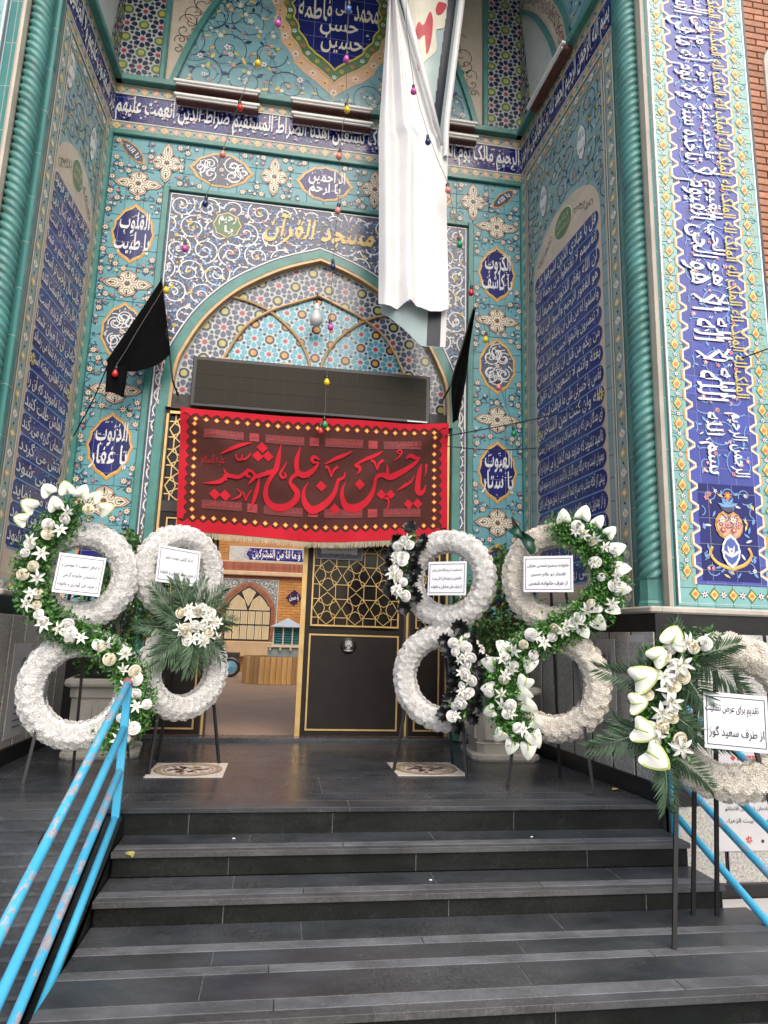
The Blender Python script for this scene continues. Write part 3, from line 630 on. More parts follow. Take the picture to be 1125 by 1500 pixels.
# ---- twisted rope columns set in the corners, with their green strips
m_rope = mat('rope_green_glaze', (.075, .235, .215), .4, .35, 5)
def rope_column(cx, cy, z0, z1, r, sg, name='twisted_column'):
    mb = MB(); nz = int((z1-z0)/.009); n = 32; vs = []
    for i in range(nz+1):
        z = z0+(z1-z0)*i/nz
        for j in range(n):
            t = 2*PI*j/n; rr = r*(.78+.25*abs(sin(2*t-sg*PI*z/.072))**.7); vs.append((cx+rr*cos(t), cy+rr*sin(t), z))
    mb.raw(vs, [(i*n+j, i*n+(j+1) % n, (i+1)*n+(j+1) % n, (i+1)*n+j) for i in range(nz) for j in range(n)], m_rope)
    o = mb.build(name, gate, True)
    b = MB(); q = r*1.02; b.lathe([(q*1.12, 1.31), (q*1.12, 1.34), (q, 1.36), (q, z0-.015), (q*1.1, z0)], m_rope, 8, (cx, cy)); b.build('column_base', o)
    return o
rope_column(2.775, -2.265, 1.53, 9.2, .088, 1); rope_column(-2.375, -1.62, 1.53, 9.2, .088, -1)
def strip(pts, m, name='corner_strip', z0=1.3, z1=9.3):
    mb = MB(); n = len(pts); mb.raw([(x, y, z0) for x, y in pts]+[(x, y, z1) for x, y in pts], [(i, (i+1) % n, n+(i+1) % n, n+i) for i in range(n)]+[tuple(range(n-1, -1, -1)), tuple(range(n, 2*n))], m); return mb.build(name, gate)
m_cse = mat('cream_stone_edge', (.5, .44, .36), .5, .15)
strip([(2.735, -2.095), (2.728, -2.16), (2.745, -2.175), (3.1, -2.19), (3.1, -2.095)], m_grn)
strip([(2.85, -2.2), (2.815, -2.375), (2.822, -2.43), (2.842, -2.44), (2.852, -2.43), (3.0, -2.3), (3.0, -2.2)], m_cse)
strip([(2.853, -2.31), (2.853, -2.425), (2.885, -2.412), (2.885, -2.31)], m_grn)
strip([(-2.275, -1.4225), (-2.27, -1.515), (-2.29, -1.53), (-2.7, -1.53), (-2.7, -1.4225)], m_grn)
strip([(-2.47, -1.54), (-2.445, -1.7), (-2.448, -1.765), (-2.465, -1.775), (-2.48, -1.765), (-2.62, -1.6), (-2.62, -1.54)], m_cse)
strip([(-2.481, -1.62), (-2.481, -1.758), (-2.574, -1.745), (-2.574, -1.62)], m_grn)
mb = MB(); mb.box(-2.6, 3.1, -2.2, .02, 9.32, 9.6, m_ltq); mb.build('vault_ceiling', gate)

# ---- pier with the long upright inscription
def pier(name, y, x0, x1, full):
    w = MB(); w.box(x0, x1, 0, .3, 1.28, 9.3, m_subst); pr = w.build(name, gate); pr.location = (0, y, 0)
    tl = MB(); tl.bbox(-.0735, .0735, -.006, 0, -.0735, .0735, mat('aqua_border_tile', (.2, .42, .42), .2, .12, 9, rand=.08), .002); me = tl.mesh('tile')
    if not full:
        mb = MB(); mb.p2([(x0, 1.3), (x1, 1.3), (x1, 9.3), (x0, 9.3)], -.004, m_ltq)
        for dx, m, w in ((.02, m_blk, .02), (.045, m_white, .014), (.26, m_cream, .02)): mb.ribbon([(x1-dx, 1.3), (x1-dx, 9.3)], w, -.0065, m)
        scrolls(mb, x1-.26, x1-.05, 1.4, 9.2, .2, lambda p: x1-.25 < p[0] < x1-.055, -.0065, m_gold, .009, [m_gold, m_gnp], .045, [(m_white, m_red), (m_or, m_yel)], 1.3, .026, 5); mb.build('border_strip', pr, kind='stuff'); return pr
    b0, b1 = 3.065, 3.645; tiles(me, x0, b0, 1.31, 8.2, .15, pr); tiles(me, b1, x1, 1.31, 8.2, .15, pr); tiles(me, b0, b1, 1.31, 1.49, .15, pr)
    mb = MB(); mb.p2([(b0, 1.49), (b1, 1.49), (b1, 8.4), (b0, 8.4)], -.0075, m_pier)
    for q in ([(x0+.01, 8.4), (x0+.01, 1.325), (x1-.01, 1.325), (x1-.01, 8.4)],): mb.ribbon(q, .02, -.0085, m_blk); mb.ribbon([(q[0][0]+.022, 8.4), (q[0][0]+.022, 1.347), (q[2][0]-.022, 1.347), (q[2][0]-.022, 8.4)], .014, -.0085, m_white)
    mb.build('inscription_field', pr)
    # scalloped borders with ochre lozenges
    mb = MB(); st = .165; n = int((8.3-1.45)/st)
    for e, xe in ((1, b0), (-1, b1)):
        pts = []
        for i in range(n+1): z = 1.49+st*i; pts += [(xe-e*.01, z), (xe-e*.01, z+st*.3), (xe+e*.045, z+st*.5), (xe+e*.045, z+st*.65), (xe-e*.01, z+st*.85)]
        mb.ribbon(pts, .018, -.0105, m_cream); mb.ribbon([(x-e*.016, z) for x, z in pts], .012, -.0095, m_ochre)
        xm = xe-e*.075
        for i in range(n+1):
            z = 1.49+st*(i+.57)
            mb.p2([(xm-.042, z), (xm, z+.06), (xm+.042, z), (xm, z-.06)], -.0085, m_gnp); mb.p2([(xm-.034, z), (xm-.01, z+.042), (xm, z+.055), (xm+.01, z+.042), (xm+.034, z), (xm, z-.045)], -.0105, m_gold); disc(mb, xm, z-.002, .018, -.0125, m_or, 6)
            flower(mb, xm, z+st*.5, .019, -.0085, m_white, m_red, 6, edge=m_dkb)
            clip_ribbon(mb, spiral(xm-e*.055, z+st*.25, .04, U(0, 6), 1, e, 10), .006, -.0085, m_yel if i % 2 else m_gnp, lambda p: x0+.04 < p[0] < x1-.04)
            clip_ribbon(mb, spiral(xm-e*.04, z-st*.25, .035, U(0, 6), 1, -e, 10), .006, -.0095, m_gold, lambda p: x0+.04 < p[0] < x1-.04)
    for i in range(5):
        x = b0-.06+.155*i+.04
        mb.p2([(x-.05, 1.415), (x, 1.47), (x+.05, 1.415), (x, 1.36)], -.0085, m_gnp); mb.p2([(x-.035, 1.415), (x, 1.455), (x+.035, 1.415), (x, 1.375)], -.0105, m_gold); disc(mb, x, 1.415, .016, -.0125, m_or, 6); flower(mb, x+.077, 1.415, .024, -.0085, m_white, m_red, 6, edge=m_dkb)
    mb.build('border_strip', pr, kind='stuff')
    mb = MB(); ok = lambda p: b0+.06 < p[0] < b1-.06 and 2.3 < p[1] < 8.3
    scrolls(mb, b0, b1, 2.3, 8.3, .3, ok, -.0105, m_skyb, .009, [m_skyb], .045, [(m_pink, m_white), (m_pink, m_red)], 1.4, .019, 5); mb.build('painted_scrolls', pr, kind='stuff')
    mb = MB()
    calli(mb, 'بسم الله', 3.25, 2.6, .5, .2, -.0195, m_white, rot=-PI/2); calli(mb, 'الرحمن الرحیم', 3.47, 2.6, .52, .18, -.0195, m_white, rot=-PI/2)
    for i, (s, z0, z1) in enumerate((('الله لا اله الا هو', 2.95, 4.15), ('الحی القیوم لا', 4.2, 5.05), ('تأخذه سنة ولا نوم له', 5.1, 6.2), ('ما فی السماوات وما', 6.25, 7.3), ('فی الارض من ذا', 7.35, 8.3))): calli(mb, s, 3.25, (z0+z1)/2, z1-z0, .33, -.0195, m_white, .045, -.006, rot=-PI/2); calli(mb, s, 3.4, (z0+z1)/2+.02, (z1-z0)*.97, .17, -.0215, m_white, .05, -.004, rot=-PI/2)
    for i in range(13): text(mb, 'الملک لله', 3.55, 3.17+.4*i, .36, .12, -.0225, m_gold if 0 else m_yel, .012, rot=-PI/2)
    marks(mb, b0+.08, b1-.17, 2.4, 8.2, 120, -.0235, m_white, .035)
    mb.build('inscription', pr)
    # floral vase panel at the foot
    mb = MB(); mb.p2([(b0+.05, 1.52), (b1-.05, 1.52), (b1-.05, 2.27), (b0+.05, 2.27)], -.0095, m_navy); c = 3.355
    ok = lambda p: b0+.07 < p[0] < b1-.07 and 1.55 < p[1] < 2.25 and ((p[0]-c)/.2)**2+((p[1]-1.87)/.33)**2 > 1
    scrolls(mb, b0+.06, b1-.06, 1.54, 2.26, .17, ok, -.012, m_skyb, .008, [m_skyb, m_gold, m_skyb], .05, [(m_pink, m_white), (m_white, m_red), (m_pink, m_red)], 1.3, .02, 6)
    for e in (-1, 1): E_ = ogee(c+e*.045, 1.95, .15, .22, 5, p=.6); mb.p2(E_, -.016+e*.001, m_ochre); mb.p2(scl(E_, c+e*.045, 1.95, .84), -.019+e*.001, m_peach); [flower(mb, c+e*.045+.03*cos(k*2.1), 1.95+.045*sin(k*2.1), .026, -.0225-.002*k, (m_pink, m_white, m_red)[k], (m_red, m_ochre, m_cream)[k], 6) for k in range(3)]; [clip_ribbon(mb, spiral(c+e*.045+.03*cos(k), 1.95+.06*sin(k), .03, k, 1.2, e, 10), .005, -.0215, m_dkb, lambda p: True) for k in range(4)]
    for k in range(2): mb.ribbon([(c+x, 1.72+z-.012*k) for x, z in cr([(-.15, .06), (-.17, .0), (-.12, -.06), (-.05, -.09), (0, -.1), (.05, -.09), (.12, -.06), (.17, .0), (.15, .06)], 4)], .022-.012*k, -.0165-.002*k, (m_gold, m_ochre)[k])
    for k in range(26): a_ = U(0, 6.28); leaf(mb, c+.17*cos(a_)*U(.8, 1.25), 1.86+.3*sin(a_)*U(.8, 1.1), U(0, 6.28), .06, .022, -.0145, rnd.choice((m_skyb, m_skyb, m_gold, m_white)))
    E_ = ogee(c, 1.75, .16, .27, 5); mb.p2(E_, -.0215, m_white); mb.p2(scl(E_, c, 1.75, .8), -.0235, m_mbl); [leaf(mb, c, 1.7, PI/2+a_, .1, .025, -.0245, m_white) for a_ in (-.9, -.3, .3, .9)]; flower(mb, c, 1.75, .026, -.0255, m_white, m_red, 6)
    E_ = ogee(c, 2.1, .2, .14, 3, vert=False); mb.p2(scl(E_, c, 2.1, .7), -.016, m_slate); [leaf(mb, c, 2.09, PI/2+a_, .09, .03, -.0175, m_skyb) for a_ in (-1.2, -.6, 0, .6, 1.2)]; flower(mb, c, 2.18, .034, -.0205, m_or, m_yel, 8)
    mb.build('vase_panel', pr)
    return pr
pier('right_pier', -2.4, 2.886, 3.86, True); pier('left_pier', -1.745, -3.5, -2.576, False)
# ================================================================ ground, landing, steps
def slate(name, col, rough, dust=.35, vein=.5, spec=.5):
    if name in MC: return MC[name]
    m, t, b, N, L = nodes(name); g = N('ShaderNodeNewGeometry').outputs['Position']; oi = N('ShaderNodeObjectInfo')
    mp = N('ShaderNodeMapping'); mp.inputs['Scale'].default_value = (1, 1.6, 3); L(g, mp.inputs[0])
    n1 = noise(t, mp.outputs[0], 3.2, 8, .65); n2 = noise(t, g, 70, 6, .75); n3 = noise(t, g, 1.1, 4)
    mp2 = N('ShaderNodeMapping'); mp2.inputs['Scale'].default_value = (4, 5, 5); mp2.inputs['Rotation'].default_value = (0, 0, .4); L(g, mp2.inputs[0]); n4 = noise(t, mp2.outputs[0], 3.5, 8, .7)
    c = mix(t, ramp(t, n1, .38, .68), tuple(x*.6 for x in col), tuple(x*1.5 for x in col)); c = mix(t, mth(t, 'MULTIPLY', ramp(t, n2, .52, .7), .35), c, tuple(x*2.6 for x in col))
    c = mix(t, mth(t, 'MULTIPLY', ramp(t, n4, .58, .78), vein), c, (.16, .165, .17))
    d = mth(t, 'MULTIPLY', mth(t, 'MULTIPLY', ramp(t, n3, .4, .72), ramp(t, n2, .35, .75)), dust); c = mix(t, d, c, (.2, .19, .18))
    k = mth(t, 'MULTIPLY_ADD', oi.outputs['Random'], .3, .85); cc = N('ShaderNodeCombineColor'); [L(k, cc.inputs[i]) for i in range(3)]
    L(mix(t, 1., c, cc.outputs[0], 'MULTIPLY'), b.inputs['Base Color']); L(mth(t, 'ADD', mth(t, 'MULTIPLY', n2, .22), mth(t, 'MULTIPLY_ADD', d, .6, rough)), b.inputs['Roughness'])
    b.inputs['Specular IOR Level'].default_value = spec; bump(t, n2, .06, .004, b); MC[name] = m; return m
m_jnt = mat('stone_joint', (.11, .108, .1), .9, .5, 30)
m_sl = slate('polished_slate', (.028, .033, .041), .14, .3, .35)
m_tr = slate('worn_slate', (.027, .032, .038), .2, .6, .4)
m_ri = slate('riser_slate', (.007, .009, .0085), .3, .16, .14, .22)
m_st = slate('grey_strip', (.1, .105, .113), .5, .5, .3)
m_no = slate('slate_nosing', (.05, .052, .055), .45, .6, .3)
mb = MB(); mb.box(-150, 150, -150, 60, -.9, -.62, mat('pale_paving', (.24, .235, .225), .85, .25, 3, .3, 90)); tag(mb.build('ground', kind='structure'), 'grey paved street ground before the steps', 'ground')
mb = MB(); mb.box(-12, 12, .1, 40, -.6, -.004, mat('courtyard_paving', (.3, .205, .135), .55, .16, 1.7, .1, 30, wpos=True)); tag(mb.build('courtyard_floor', kind='structure'), 'warm beige courtyard paving seen through the open door', 'floor')
def rowslabs(parent, x0, x1, y0, y1, z0, z1, m, ln, name='slab', c=.002, gap=.0014):
    x = x0; first = True; jm = MB()
    while x < x1-.02:
        l = ln*U(.75, 1.25)*(U(.4, 1) if first else 1); first = False
        xe = x1 if x+l > x1-ln*.3 else x+l
        mb = MB(); mb.bbox(x+gap, xe-gap, y0+gap, y1-gap, z0, z1, m, c); o = mb.build(name, parent); x = xe
        if xe < x1-.01 and name in ('slab', 'riser', 'nosing'): jm.box(xe-.0022, xe+.0022, y0+.0006, y1-.001, z0+.002, z1-.0008, m_jnt) if name != 'riser' else jm.box(xe-.0022, xe+.0022, y0+.0004, y1, z0+.002, z1-.002, m_jnt)
    if jm.v: jm.build('mortar_joint', parent)
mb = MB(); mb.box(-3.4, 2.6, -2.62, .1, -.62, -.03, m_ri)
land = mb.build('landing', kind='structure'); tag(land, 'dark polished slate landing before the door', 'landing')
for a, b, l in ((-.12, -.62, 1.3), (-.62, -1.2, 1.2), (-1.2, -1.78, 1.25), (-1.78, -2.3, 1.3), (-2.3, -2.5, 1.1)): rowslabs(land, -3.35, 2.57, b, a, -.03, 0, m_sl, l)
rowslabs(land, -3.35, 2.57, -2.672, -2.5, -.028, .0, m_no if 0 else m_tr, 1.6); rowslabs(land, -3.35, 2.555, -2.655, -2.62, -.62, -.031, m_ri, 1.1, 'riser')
mb = MB(); mb.bbox(-1.32, 1.77, -.12, .1, -.02, .035, m_sl, .006); mb.build('threshold', land)
XL, XR = -.83, 2.545
STEP = [(-2.962, -2.655, -.15), (-3.278, -2.962, -.282)]
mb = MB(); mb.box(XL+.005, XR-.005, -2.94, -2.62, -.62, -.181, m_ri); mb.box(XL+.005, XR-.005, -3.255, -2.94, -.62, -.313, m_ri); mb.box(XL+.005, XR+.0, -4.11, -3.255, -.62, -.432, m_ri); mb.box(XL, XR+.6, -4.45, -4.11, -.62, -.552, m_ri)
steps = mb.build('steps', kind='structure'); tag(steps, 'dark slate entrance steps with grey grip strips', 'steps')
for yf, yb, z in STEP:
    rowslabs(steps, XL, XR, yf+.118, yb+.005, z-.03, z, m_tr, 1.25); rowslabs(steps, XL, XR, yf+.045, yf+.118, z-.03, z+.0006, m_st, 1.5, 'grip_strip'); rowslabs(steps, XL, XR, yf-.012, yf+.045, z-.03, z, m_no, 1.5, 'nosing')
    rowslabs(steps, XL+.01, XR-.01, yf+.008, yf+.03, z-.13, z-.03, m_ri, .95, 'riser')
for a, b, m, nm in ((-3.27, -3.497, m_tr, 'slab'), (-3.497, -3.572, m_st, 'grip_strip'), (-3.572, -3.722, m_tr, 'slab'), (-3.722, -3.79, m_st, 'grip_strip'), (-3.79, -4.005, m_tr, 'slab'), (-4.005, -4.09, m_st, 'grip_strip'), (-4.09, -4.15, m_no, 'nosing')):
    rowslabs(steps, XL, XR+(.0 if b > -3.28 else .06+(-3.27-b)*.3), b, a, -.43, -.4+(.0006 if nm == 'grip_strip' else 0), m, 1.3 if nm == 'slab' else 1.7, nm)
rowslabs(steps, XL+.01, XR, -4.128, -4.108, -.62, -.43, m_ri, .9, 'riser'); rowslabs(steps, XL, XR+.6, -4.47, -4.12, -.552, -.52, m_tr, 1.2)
# inlaid marble squares
def inlay(x, y, label):
    o = MB(); o.bbox(-.275, .275, -.275, .275, 0, .004, mat('cream_marble', (.6, .56, .5), .25, .1, 9), .001); r_ = o.build('floor_inlay'); r_.location = (x, y, .0005); tag(r_, label, 'floor inlay', 'marble squares in the landing')
    mb = MB(); mt = mat('tan_marble', (.4, .3, .2), .3, .2, 12); mbn = mat('maroon_marble', (.12, .05, .045), .3, .2, 12); H = lambda pts, z, m: mb.poly([(a, b, z) for a, b in pts], m)
    def ring(r1, r0, z, m):
        for i in range(40): a, b = 2*PI*i/40, 2*PI*(i+1)/40; H([(r0*cos(a), r0*sin(a)), (r1*cos(a), r1*sin(a)), (r1*cos(b), r1*sin(b)), (r0*cos(b), r0*sin(b))], z, m)
    ring(.24, .2, .0055, mt); ring(.185, .178, .0055, mbn); ring(.25, .243, .0055, mbn)
    for i in range(6):
        a = PI*i/3; c, s_ = cos(a), sin(a)
        for (u, v, l, w) in ((.1, 0, .06, .03), (.06, .06, .04, .022), (.14, .05, .03, .02), (.04, -.03, .03, .016)): H([(c*(u+l*p)-s_*(v+w*q), s_*(u+l*p)+c*(v+w*q)) for p, q in ((-1, 0), (-.2, .9), (.5, .7), (1, 0), (.4, -.6), (-.3, -.8))], .0055, (mbn, mt, mbn, mbn)[i % 4])
    mb.build('inlaid_pattern', r_)
inlay(-.625, -1.52, 'cream marble square with round pattern in the landing, by the left wreaths'); inlay(1.22, -1.47, 'cream marble square with round pattern in the landing, under the right wreath')
# ribbed ramp on the left and its stringer
mb = MB(); sl_ = .436; mb.raw([(-3.4, -2.66, -.62), (-.92, -2.66, -.62), (-.92, -4.06, -.62), (-3.4, -4.06, -.62), (-3.4, -2.66, -.03), (-.92, -2.66, -.03)], [(4, 5, 2, 3), (0, 1, 5, 4), (0, 4, 3), (1, 2, 5)], m_ri)
rampo = mb.build('ramp', kind='structure'); tag(rampo, 'ribbed dark slate ramp left of the steps', 'ramp')
for k in range(17):
    y = -2.672-.084*k; zt = -sl_*.084*k-.002; x = -3.35
    while x < -.95:
        xe = min(-.93, x+U(.7, 1.5)); xe = -.93 if xe > -1.15 else xe
        mb = MB(); c = .003; v = [(x+c, y-.082, zt-.082*sl_+.012), (xe-c, y-.082, zt-.082*sl_+.012), (xe-c, y, zt-.004), (x+c, y, zt-.004)]
        mb.raw([(a, b, z-.03) for a, b, z in v]+[(v[0][0], v[0][1]+.012, v[0][2]), (v[1][0], v[1][1]+.012, v[1][2]), v[2], v[3], (v[0][0], v[0][1], v[0][2]-.009), (v[1][0], v[1][1], v[1][2]-.009)], [(4, 5, 6, 7), (8, 9, 5, 4), (0, 1, 9, 8), (1, 2, 6, 5, 9), (3, 0, 8, 4, 7), (2, 3, 7, 6)], m_tr)
        mb.build('slab', rampo); x = xe
mb = MB(); mb.raw([(x, y, z) for x in (-.925, -.835) for y, z in ((-2.66, -.05), (-2.66, -.62), (-4.3, -.62), (-4.3, -.765+.03), (-2.72, -.03))], [(0, 1, 2, 3, 4), (9, 8, 7, 6, 5), (4, 3, 8, 9), (0, 4, 9, 5)], m_ri); mb.build('stringer', rampo)
# ---- stone base of the gateway: black ground, speckled granite panels, skirting and ledge
def granite(name, col):
    if name in MC: return MC[name]
    m, t, b, N, L = nodes(name); g = N('ShaderNodeNewGeometry').outputs['Position']; v = N('ShaderNodeTexVoronoi'); v.inputs['Scale'].default_value = 110; L(g, v.inputs['Vector'])
    n1 = noise(t, g, 60, 4, .7); n2 = noise(t, g, 1.6, 5); c = mix(t, ramp(t, n1, .35, .65), tuple(x*.6 for x in col), tuple(min(1, x*1.4) for x in col)); c = mix(t, .35, c, v.outputs['Color'], 'SOFT_LIGHT')
    c = mix(t, mth(t, 'MULTIPLY', ramp(t, n2, .45, .75), .35), c, tuple(x*.45 for x in col)); L(c, b.inputs['Base Color']); b.inputs['Roughness'].default_value = .42; MC[name] = m; return m
m_gra = granite('grey_granite', (.4, .39, .37)); m_bks = slate('black_stone', (.008, .008, .01), .2, .1, .1); m_led = mat('cream_ledge_stone', (.46, .42, .36), .5, .2, 6)
def base(name, origin, rz, x0, x1, z0=0., pw=.29, hgt=1.12):
    mb = MB(); mb.box(x0, x1, .0, .3, z0-.02, 1.25, m_bks); b = mb.build(name, gate); b.location = origin; b.rotation_euler = (0, 0, rz)
    n = max(1, round((x1-x0)/pw)); w = (x1-x0)/n
    for i in range(n):
        mb = MB(); mb.bbox(x0+w*i+.014, x0+w*(i+1)-.014, -.012, -.0005, z0+.1, hgt, m_gra, .003); mb.build('granite_panel', b)
    mb = MB(); mb.bbox(x0, x1, -.035, -.001, z0, z0+.125, m_bks, .005); mb.build('skirting', b)
    mb = MB(); mb.bbox(x0, x1+.0, -.03, .3, 1.252, 1.3, m_led, .012); mb.build('ledge', b); return b
base('right_base', (2.4, 0, 0), R(-86.3), .0, 2.655); base('left_base', (-2.03, 0, 0), R(90), -1.78, 0.)
base('front_right_base', (0, -2.62, 0), 0, 2.62, 6.2, -.62, .42); base('front_left_base', (0, -1.76, 0), 0, -4.2, -2.07, 0, .42)
for xa_, xb_ in ((-2.2, CX-1.65), (CX+1.75, 2.6)): mb = MB(); mb.box(xa_, xb_, -.03, -.001, 0, 1.25, m_bks); mb.build('dado', back)
mb = MB(); mb.bbox(2.63, 6.2, -3.05, -2.66, -.62, -.58, mat('pale_kerb', (.45, .44, .42), .7, .2, 5), .01); tag(mb.build('kerb', kind='structure'), 'pale kerb strip along the foot of the granite wall', 'kerb')
# brick flank beside the right pier
m_brk = mat('orange_brick', (.42, .2, .12), .75, .2, 14, .3, 70, rand=.22); m_mor = mat('pale_mortar', (.5, .43, .36), .9, .1)
def brickmesh(w, h, d, m=None): b = MB(); b.bbox(-w/2, w/2, -d, 0, -h/2, h/2, m or m_brk, .004); return b.mesh('brick')
mb = MB(); mb.box(3.865, 6.2, .02, .3, 1.3, 9.3, m_mor); fl = mb.build('brick_flank', gate); fl.location = (0, -2.38, 0)
bm1 = brickmesh(.205, .058, .022); xs = 3.875
XM = lambda z: 4.03 if z < 6.25 else (4.7-.67*math.sqrt(max(0, 1-((z-6.25)/.36)**2)) if z < 6.61 else 4.5)
for j in range(80):
    z = 2.1+.068*j; xx = xs+(.0 if j % 2 else -.105)
    while xx < 4.5:
        a, b = max(xs, xx), min(xx+.205, XM(z), 4.5); c = (a+b)/2
        if b-a > .03 and z < 7.05: ob('brick', bm1, fl, (c, .02, z), scl=((b-a)/.205, 1, 1))
        xx += .217
mb = MB(); pts = [(4.06+.0*i, 2+.1*i) for i in range(43)]+[(4.7-.64*cos(PI/2*k/10), 6.25+.32*sin(PI/2*k/10)) for k in range(11)]
mb.tube([(x, .01, z) for x, z in pts], .035, m_led, 6); mb.p2([(4.1, 2), (5.3, 2), (5.3, 6.5), (4.6, 6.55), (4.3, 6.4), (4.1, 6.2)], .012, mat('grey_recess_panel', (.3, .32, .33), .6, .15)); mb.build('niche_edge', fl)
mb = MB(); mb.p2([(3.97, 6.95), (4.6, 7.2), (4.6, 9.2), (3.97, 9.2)], -.006, m_ltq); mb.ribbon([(3.99, 6.97), (3.99, 9.2)], .02, -.009, m_white); scrolls(mb, 4.02, 4.5, 7.2, 9, .24, lambda p: p[0] > 4.02, -.0095, m_dkb, .009, [m_gold], .05, [(m_pink, m_red)], 1.4, .02, 4); mb.build('tile_panel', fl)
# ================================================================ doors
m_dor = mat('door_black_paint', (.013, .01, .009), .38, .25, 6, spec=.3); m_glas = mat('dark_glass', (.012, .011, .01), .12, .1, 3, spec=.3)
def rect(mb, x0, x1, z0, z1, w, y, d, m):
    for a, b, c, e in ((x0, x1, z0, z0+w), (x0, x1, z1-w, z1), (x0, x0+w, z0+w, z1-w), (x1-w, x1, z0+w, z1-w)): mb.box(a, b, y-d, y, c, e, m)
def lattice(mb, x0, x1, z0, z1, y, nx, nz, m, w=.0075):
    dx, dz = (x1-x0)/nx, (z1-z0)/nz; q = .3; oct_ = [(q, 0), (1-q, 0), (1, q), (1, 1-q), (1-q, 1), (q, 1), (0, 1-q), (0, q)]
    for j in range(nz):
        for i in range(nx):
            ax, az = x0+i*dx, z0+j*dz
            def ln(P, close, yy): mb.ribbon([(ax+u*dx, az+v*dz) for u, v in P], w, yy, m, close)
            ln([(.5, .02), (.78, .22), (.98, .5), (.78, .78), (.5, .98), (.22, .78), (.02, .5), (.22, .22)], True, y)
            ln([(.22, 0), (.22, .3), (.5, .42), (.78, .3), (.78, 0)], False, y-.001); ln([(.22, 1), (.22, .7), (.5, .58), (.78, .7), (.78, 1)], False, y-.0015)
            ln([(0, .22), (.3, .22), (.42, .5), (.3, .78), (0, .78)], False, y-.002); ln([(1, .22), (.7, .22), (.58, .5), (.7, .78), (1, .78)], False, y-.0025)
def door_leaf(x0, x1, boss, nx):
    mb = MB(); y = .05
    mb.box(x0, x1, y, y+.05, .04, 1.1, m_dor); mb.box(x0, x0+.05, y, y+.05, 1.1, 2.25, m_dor); mb.box(x1-.05, x1, y, y+.05, 1.1, 2.25, m_dor); mb.box(x0+.05, x1-.05, y, y+.05, 2.2, 2.25, m_dor); d = mb.build('door', gate)
    mb = MB(); mb.box(x0+.05, x1-.05, y+.02, y+.028, 1.1, 2.2, m_glas); mb.build('glass_pane', d)
    mb = MB(); rect(mb, x0+.05, x1-.05, .09, 1.05, .016, y-.001, .012, m_goldm); rect(mb, x0+.055, x1-.055, 1.13, 2.19, .016, y-.001, .012, m_goldm); mb.build('brass_trim', d)
    mb = MB(); lattice(mb, x0+.07, x1-.07, 1.145, 2.175, y-.004, nx, 3 if nx == 3 else 3, m_goldm); mb.build('lattice', d)
    mb = MB(); mb.bbox(x0+.06, x1-.06, y-.009, y-.001, .105, 1.035, m_dor, .003); mb.build('panel', d)
    if boss:
        mb = MB(); bx, bz = .71, .935
        mb.raw([(bx+.085*cos(2*PI*i/24), y-.011, bz+.085*sin(2*PI*i/24)) for i in range(24)]+[(bx+.06*cos(2*PI*i/24), y-.026, bz+.06*sin(2*PI*i/24)) for i in range(24)], [(i, (i+1) % 24, 24+(i+1) % 24, 24+i) for i in range(24)]+[tuple(range(24, 48))], m_dor)
        ms = mat('worn_silver', (.5, .5, .5), .35, .3, 30, metal=.6); k = mb
        for (cx_, cz_, rx, rz_) in ((0, .025, .042, .036), (0, -.018, .026, .024), (-.025, .005, .016, .02), (.025, .005, .016, .02), (0, -.048, .05, .012)): k.lathe([(.001, 0)], ms, 3, cap=False) if 0 else k.raw([(bx+cx_+rx*cos(2*PI*i/14), y-.027, bz+cz_+rz_*sin(2*PI*i/14)) for i in range(14)]+[(bx+cx_+.55*rx*cos(2*PI*i/14), y-.044, bz+cz_+.55*rz_*sin(2*PI*i/14)) for i in range(14)], [(i, (i+1) % 14, 14+(i+1) % 14, 14+i) for i in range(14)]+[tuple(range(14, 28))], ms)
        for e in (-1, 1): disc(mb, bx+e*.014, bz+.012, .006, y-.0455, m_blk, 6)
        mb.build('lion_head_boss', d)
    return d
door_leaf(.25, 1.29, True, 3); door_leaf(1.36, 1.73, False, 1); door_leaf(-1.28, -.74, False, 1)
mb = MB()
for x0, x1 in ((-1.325, -1.28), (-.74, -.68), (1.29, 1.36), (1.73, 1.775)): mb.box(x0, x1, .04, .12, .035, 3.36, m_wood); mb.box((x0+x1)/2-.012, (x0+x1)/2+.012, .028, .04, .04, 3.3, m_goldm)
mb.box(.2, .249, .04, .1, .035, 2.25, m_goldm); mb.box(-1.28, 1.73, .035, .12, 2.25, 2.36, m_wood); mb.box(-1.325, 1.775, .02, .12, 3.36, 3.52, m_wood); mb.box(-1.28, 1.73, .02, .035, 3.3, 3.33, m_goldm); mb.build('door_frame', gate)
for x0, x1, nx in ((-1.28, -.74, 2), (-.68, 1.29, 6), (1.36, 1.73, 2)):
    mb = MB(); mb.box(x0, x1, .07, .08, 2.36, 3.36, m_glas); lattice(mb, x0, x1, 2.37, 3.29, .06, nx, 3, m_goldm, .013); mb.build('transom', gate)
mb = MB(); mb.box(.33, .82, .026, .032, 1.83, 2.25, m_white); rect(mb, .335, .815, 1.835, 2.245, .05, .0255, .001, mat('grey_blue_print', (.2, .22, .3), .6, .5, 60)); m_ink = mat('ink', (.03, .03, .04), .6, .05)
for i, s in enumerate(('بسم الله الرحمن الرحیم', 'هیئت امنای مسجد', 'ساعات اقامه نماز جماعت')): text(mb, s, .575, 1.98-.045*i, .26, .03, .0235, m_ink, 0)
tag(mb.build('paper_notice'), 'white notice with patterned grey border hung on the lattice of the door', 'notice')
